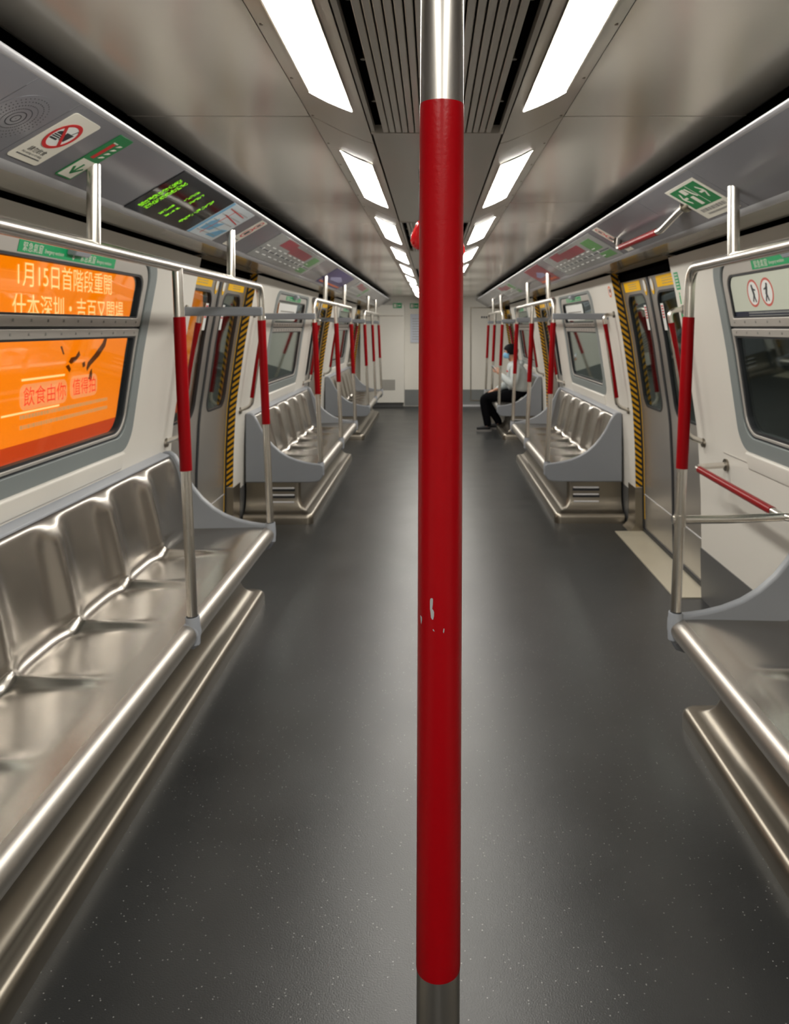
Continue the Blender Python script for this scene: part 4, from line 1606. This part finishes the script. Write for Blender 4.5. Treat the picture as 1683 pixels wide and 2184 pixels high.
# round hand-warning stickers on the door pillars
for s, y, lab in ((1, 6.02, 'round orange-ringed warning sticker on the pillar past the wheelchair bay door'), (-1, 6.02, 'round orange-ringed warning sticker on the pillar past the first door, advertisement side'),
                  (1, 10.62, 'round warning sticker on the pillar past the second door, wheelchair bay side')):
    r = thing('warning_sticker', (s * 1.38, y, 1.77), lab, 'sticker', 'round pillar stickers')
    sh = wall_sheet(s, y, 1.825)
    mb = MB(); sh.disc(mb, 0, 0, 0.050, 0.0014); build('sticker_face', mb, PURE, r)
    mb = MB(); sh.ring(mb, 0, 0, 0.030, 0.046, 0.002); build('orange_ring', mb, ORANGE, r)
    mb = MB(); sh.poly(mb, [(-0.006, -0.012), (0.030, 0.000), (0.030, 0.020), (-0.010, 0.016)], 0.0024); build('hand_symbol', mb, NAVY, r)

# ------------------------------------------------------------------ backlit advertisement outside the nearest left window
XA = -2.23
ad = thing('advertisement', (XA, 5.8, 0.8), 'glowing orange backlit advertisement seen through the nearest window', 'advertisement')
sh = Sheet((XA, 3.975, 0.815), (0, 1, 0), (0, 0, 1))
LW = 3.5
mb = MB(); sh.rect(mb, 0, LW, 0.11, 1.32, 0.01, 0.01); build('orange_field', mb, AD, ad)
mb = MB(); sh.rect(mb, 0, LW, 0.0, 0.11, 0.01, 0.01); build('lower_band', mb, AD2, ad)
mb = MB(); sh.rect(mb, -0.05, LW + 0.05, -0.05, 1.37, 0.0, 0.05); build('light_box', mb, BLACK, ad)
mb = MB()
sh.text(mb, '1月15日首階段重開', 0.150, 0.13, 0.968, 0.014, sx=0.98)
sh.text(mb, '什本深圳・吉百又開場', 0.150, 0.10, 0.790, 0.014, sx=0.98)
build('headline', mb, ADT, ad)
mb = MB(); sh.text(mb, '飲食由你', 0.112, 0.21, 0.315, 0.016, sx=1.1); sh.text(mb, '值得拍', 0.112, 0.78, 0.325, 0.016, sx=1.0); build('red_slogan', mb, ADR, ad)
mb = MB()
sh.poly(mb, rrect(0.45, 0.355, 0.27, 0.07, 0.05, 5), 0.0125); sh.poly(mb, rrect(0.95, 0.365, 0.19, 0.07, 0.05, 5), 0.0125)
build('slogan_glow', mb, ADP, ad)
mb = MB()
for k in range(2):
    sh.lines(mb, 0.18, 1.30, 0.240 - k * 0.055, 0.013, 0.022, 0.25)
build('small_print', mb, ADS, ad)
mb = MB()
sh.bar(mb, (0.2, 0.45), (0.69, 0.45), 0.012, 0.013)
sh.bar(mb, (0.0, 0.275), (0.62, 0.275), 0.010, 0.013)
build('pale_lines', mb, ADT, ad)
mb = MB()
for pl in ([(0.98, 0.475), (1.0, 0.51), (1.10, 0.56), (1.22, 0.63), (1.29, 0.70), (1.315, 0.69), (1.27, 0.61), (1.17, 0.545), (1.04, 0.49), (0.99, 0.455)],
           [(0.74, 0.525), (0.77, 0.55), (0.83, 0.555), (0.88, 0.59), (0.895, 0.56), (0.84, 0.53), (0.77, 0.51)],
           [(0.70, 0.50), (0.74, 0.51), (0.77, 0.48), (0.75, 0.46)], [(0.92, 0.51), (0.96, 0.52), (0.965, 0.49), (0.93, 0.48)],
           [(1.03, 0.45), (1.06, 0.47), (1.065, 0.43), (1.05, 0.39), (1.01, 0.405)], [(0.635, 0.62), (0.655, 0.625), (0.685, 0.575), (0.67, 0.57)]):
    sh.poly(mb, pl, 0.013)
build('brown_strokes', mb, ADB, ad)

# ------------------------------------------------------------------ seated person
def skin(verts, edges, rads, root=0, sub=2):
    me = bpy.data.meshes.new('skin')
    me.from_pydata(verts, edges, [])
    o = bpy.data.objects.new('skin', me)
    COL.objects.link(o)
    md = o.modifiers.new('skin', 'SKIN')
    md.use_smooth_shade = True
    sv = me.skin_vertices[0].data
    for i, r_ in enumerate(rads):
        sv[i].radius = r_ if isinstance(r_, tuple) else (r_, r_)
        sv[i].use_root = (i == root)
    if sub:
        sb = o.modifiers.new('s', 'SUBSURF')
        sb.levels = sub
        sb.render_levels = sub
    bpy.context.view_layer.update()
    dg = bpy.context.evaluated_depsgraph_get()
    m2 = bpy.data.meshes.new_from_object(o.evaluated_get(dg))
    mb = MB()
    mb.v = [v.co.copy() for v in m2.vertices]
    mb.f = [tuple(p.vertices) for p in m2.polygons]
    bpy.data.objects.remove(o)
    return mb


class Sk:
    def __init__(self):
        self.v, self.e, self.r = [], [], []

    def add(self, p, r, par=None):
        self.v.append(p)
        self.r.append(r)
        if par is not None:
            self.e.append((par, len(self.v) - 1))
        return len(self.v) - 1

    def chain(self, par, *pr):
        for p, r in pr:
            par = self.add(p, r, par)
        return par

    def mesh(self, sub=2):
        return skin(self.v, self.e, self.r, 0, sub)


PY = 11.72
person = thing('person', (1.2, PY, 0.45), 'person in grey hoodie, black trousers and blue mask, seated looking at a phone', 'person')
kneeL = (0.73, PY - 0.12, 0.50); kneeR = (0.80, PY + 0.12, 0.505)
ankL = (0.80, PY - 0.13, 0.09); ankR = (0.985, PY + 0.12, 0.09)
handP = (0.955, PY - 0.06, 0.885); handK = (0.875, PY - 0.15, 0.583)


def hand(b, wrist, d, up, side, s=1.0, curl=0.5):
    """palm and five fingers grown from the wrist vertex; d pointing direction, up back-of-hand normal, side thumb side"""
    d, up, side = Vector(d).normalized(), Vector(up).normalized(), Vector(side).normalized()
    w = Vector(b.v[wrist])
    palm = b.add(tuple(w + d * 0.045 * s), (0.034 * s, 0.018 * s), wrist)
    k = Vector(b.v[palm])
    for i, (off, ln) in enumerate(((0.028, 0.070), (0.010, 0.078), (-0.009, 0.072), (-0.027, 0.056))):
        p = palm
        base = k + d * 0.040 * s + side * off * s
        d2 = (d - up * curl).normalized()
        d3 = (d - up * curl * 2.4).normalized()
        a1 = b.add(tuple(base), 0.0095 * s, p)
        a2 = b.add(tuple(base + d2 * ln * 0.55 * s), 0.0085 * s, a1)
        b.add(tuple(base + d2 * ln * 0.55 * s + d3 * ln * 0.45 * s), 0.0070 * s, a2)
    t1 = b.add(tuple(w + d * 0.028 * s + side * 0.036 * s), 0.0115 * s, palm)
    t2 = b.add(tuple(w + d * 0.056 * s + side * 0.056 * s - up * 0.01), 0.010 * s, t1)
    b.add(tuple(w + d * 0.085 * s + side * 0.058 * s - up * 0.022), 0.0085 * s, t2)


b = Sk()
pel = b.add((1.27, PY, 0.52), 0.07)
sp = b.chain(pel, ((1.285, PY, 0.68), 0.075), ((1.265, PY, 0.84), 0.095), ((1.225, PY, 0.965), 0.08))
nk = b.chain(sp, ((1.195, PY, 1.035), 0.058), ((1.175, PY, 1.085), 0.052))
h1 = b.chain(nk, ((1.155, PY, 1.125), (0.070, 0.062)), ((1.150, PY, 1.185), (0.093, 0.076)), ((1.158, PY, 1.235), (0.085, 0.07)), ((1.160, PY, 1.268), (0.05, 0.045)))
b.chain(nk + 2, ((1.056, PY, 1.155), 0.013))
for e in (-1, 1):
    b.chain(nk + 2, ((1.16, PY + e * 0.083, 1.165), 0.016))
# arms
shL = b.chain(sp, ((1.215, PY - 0.16, 0.955), 0.05))
elL = b.chain(shL, ((1.205, PY - 0.225, 0.80), 0.04), ((1.17, PY - 0.24, 0.71), 0.034))
wrL = b.chain(elL, ((1.06, PY - 0.17, 0.79), 0.037), ((0.995, PY - 0.09, 0.858), 0.027))
hand(b, wrL, (-0.75, 0.25, 0.5), (-0.3, -0.8, 0.3), (0.2, 0.3, 0.9), 1.0, 0.55)
shR = b.chain(sp, ((1.215, PY + 0.16, 0.955), 0.05))
elR = b.chain(shR, ((1.20, PY + 0.22, 0.80), 0.04), ((1.15, PY + 0.21, 0.695), 0.034))
wrR = b.chain(elR, ((1.03, PY + 0.10, 0.64), 0.036), ((0.935, PY - 0.03, 0.605), 0.027))
hand(b, wrR, (-0.8, -0.5, -0.15), (-0.1, 0.0, 1), (-0.5, 0.8, 0.0), 1.0, 0.35)
for kn, an, e in ((kneeL, ankL, -1), (kneeR, ankR, 1)):
    hp = b.chain(pel, ((1.20, PY + e * 0.09, 0.515), 0.055))
    kk = b.chain(hp, ((0.97, PY + e * 0.115, 0.515), 0.06), (kn, 0.052))
    aa = b.chain(kk, ((kn[0] + 0.035, kn[1], 0.36), 0.050), (an, 0.036))
    b.chain(aa, ((an[0] - 0.03, an[1], 0.04), 0.036), ((an[0] - 0.13, an[1], 0.032), 0.030))
build('body', b.mesh(2), SKIN, person, smooth=70)
# hoodie
b = Sk()
pel = b.add((1.265, PY, 0.555), (0.175, 0.18))
sp = b.chain(pel, ((1.28, PY, 0.68), (0.16, 0.17)), ((1.268, PY, 0.84), (0.13, 0.175)), ((1.225, PY, 0.968), (0.105, 0.16)))
b.chain(sp, ((1.205, PY, 1.03), 0.082), ((1.195, PY, 1.062), 0.075))
for (sh_, el_, fo_, wr_) in ((((1.215, PY - 0.17, 0.955), 0.080), [((1.205, PY - 0.225, 0.80), 0.080), ((1.175, PY - 0.242, 0.69), 0.085)], ((1.06, PY - 0.17, 0.79), 0.052), ((1.005, PY - 0.105, 0.845), 0.040)),
                             (((1.215, PY + 0.17, 0.955), 0.080), [((1.20, PY + 0.22, 0.80), 0.080), ((1.155, PY + 0.212, 0.675), 0.085)], ((1.03, PY + 0.10, 0.64), 0.052), ((0.95, PY - 0.012, 0.612), 0.040))):
    q = b.chain(sp, sh_, *el_, fo_, wr_)
build('hoodie', b.mesh(2), HOOD, person, smooth=70)
b = Sk()
b.add((1.285, PY - 0.07, 0.99), 0.03)
b.chain(0, ((1.315, PY - 0.08, 1.02), 0.04), ((1.335, PY, 1.01), 0.055), ((1.315, PY + 0.08, 1.02), 0.04), ((1.27, PY + 0.09, 1.02), 0.03))
build('hood', b.mesh(2), HOOD, person, smooth=70)
mb = MB()
for k in range(4):
    mb.tube([(1.110, PY - 0.085 + k * 0.035, 0.885 + 0.012 * (k % 2)), (1.106, PY - 0.062 + k * 0.035, 0.890)], 0.007, 8)
build('red_print', mb, SRED, person)
# trousers
b = Sk()
pel = b.add((1.275, PY, 0.53), (0.125, 0.160))
b.chain(pel, ((1.285, PY, 0.60), (0.11, 0.15)))
for kn, an, e in ((kneeL, ankL, -1), (kneeR, ankR, 1)):
    hp = b.chain(pel, ((1.19, PY + e * 0.10, 0.525), 0.105))
    kk = b.chain(hp, ((0.97, PY + e * 0.115, 0.52), 0.094), (kn, 0.075))
    b.chain(kk, ((kn[0] + 0.035, kn[1], 0.36), 0.072), ((an[0] + 0.005, an[1], 0.12), 0.062), ((an[0] + 0.005, an[1], 0.075), 0.058))
build('trousers', b.mesh(2), TROUS, person, smooth=70)
for an in (ankL, ankR):
    b = Sk()
    b.add((an[0] + 0.055, an[1], 0.055), 0.040)
    b.chain(0, ((an[0] - 0.02, an[1], 0.058), 0.045), ((an[0] - 0.10, an[1], 0.046), 0.040), ((an[0] - 0.165, an[1], 0.04), 0.033))
    shoe = build('shoe', b.mesh(2), SHOE, person, smooth=70)
    mb = MB()
    mb.prism([(an[0] - 0.048 + 0.118 * math.cos(t), an[1] + (0.036 - 0.003 * math.cos(t)) * math.sin(t)) for t in [2 * math.pi * k / 24 for k in range(24)]], 'z', 0.0, 0.030)
    build('sole', mb, SOLE, shoe)
# hair cap
mb = MB()
rows = []
for i in range(15):
    v = i / 14
    row = []
    for j in range(33):
        u = 2 * math.pi * j / 32
        lim = math.radians(120 if abs(u - math.pi) > 0.95 else 80)
        th = v * lim
        rr_ = 1 + 0.03 * noise.noise(Vector((u * 2.2, th * 5, 1)))
        row.append((1.165 + 0.112 * rr_ * math.sin(th) * math.cos(u), PY + 0.094 * rr_ * math.sin(th) * math.sin(u), 1.195 + 0.108 * rr_ * math.cos(th)))
    rows.append(row)
ids = mb.grid(rows)
ids2 = []
hair = build('hair', mb, HAIR, person, smooth=70)
sol = hair.modifiers.new('solid', 'SOLIDIFY'); sol.thickness = 0.02; sol.offset = -1
# mask over nose and chin
mb = MB()
rows = []
for i in range(9):
    v = i / 8
    row = []
    for j in range(13):
        t = math.radians(-78 + 156 * j / 12)
        bul = math.sin(math.pi * v) * 0.016
        row.append((1.148 - (0.085 + bul) * math.cos(t), PY + (0.080 + bul * 0.3) * math.sin(t), 1.085 + 0.085 * v))
    rows.append(row)
mb.grid(rows)
mask = build('face_mask', mb, MASK, person, smooth=70)
sol = mask.modifiers.new('solid', 'SOLIDIFY'); sol.thickness = 0.004
mb = MB()
for e in (-1, 1):
    mb.disc = None
    mb.tube([(1.069, PY + e * 0.032, 1.190), (1.062, PY + e * 0.032, 1.190)], [0.010, 0.004], 10)
build('eyes', mb, INK, person)
# phone in the raised hand
ph = thing('phone', (0.925, PY - 0.045, 0.915), 'smartphone held up in the seated person\'s hand', 'phone')
M = Matrix.Translation(Vector((0.915, PY - 0.055, 0.920))) @ Matrix.Rotation(math.radians(-38), 4, 'Y') @ Matrix.Rotation(math.radians(8), 4, 'Z')
mb = MB().box(-0.0045, 0.0045, -0.037, 0.037, -0.072, 0.072)
mb.v = [M @ v for v in mb.v]
build('phone_body', mb, PHONE, ph, bevel=0.003)
mb = MB().box(0.0045, 0.0052, -0.034, 0.034, -0.068, 0.068)
mb.v = [M @ v for v in mb.v]
build('phone_screen', mb, mat('phone_screen', (0.3, 0.35, 0.4), 0.1, emit=0.6, ecol=(0.6, 0.75, 0.9)), ph)
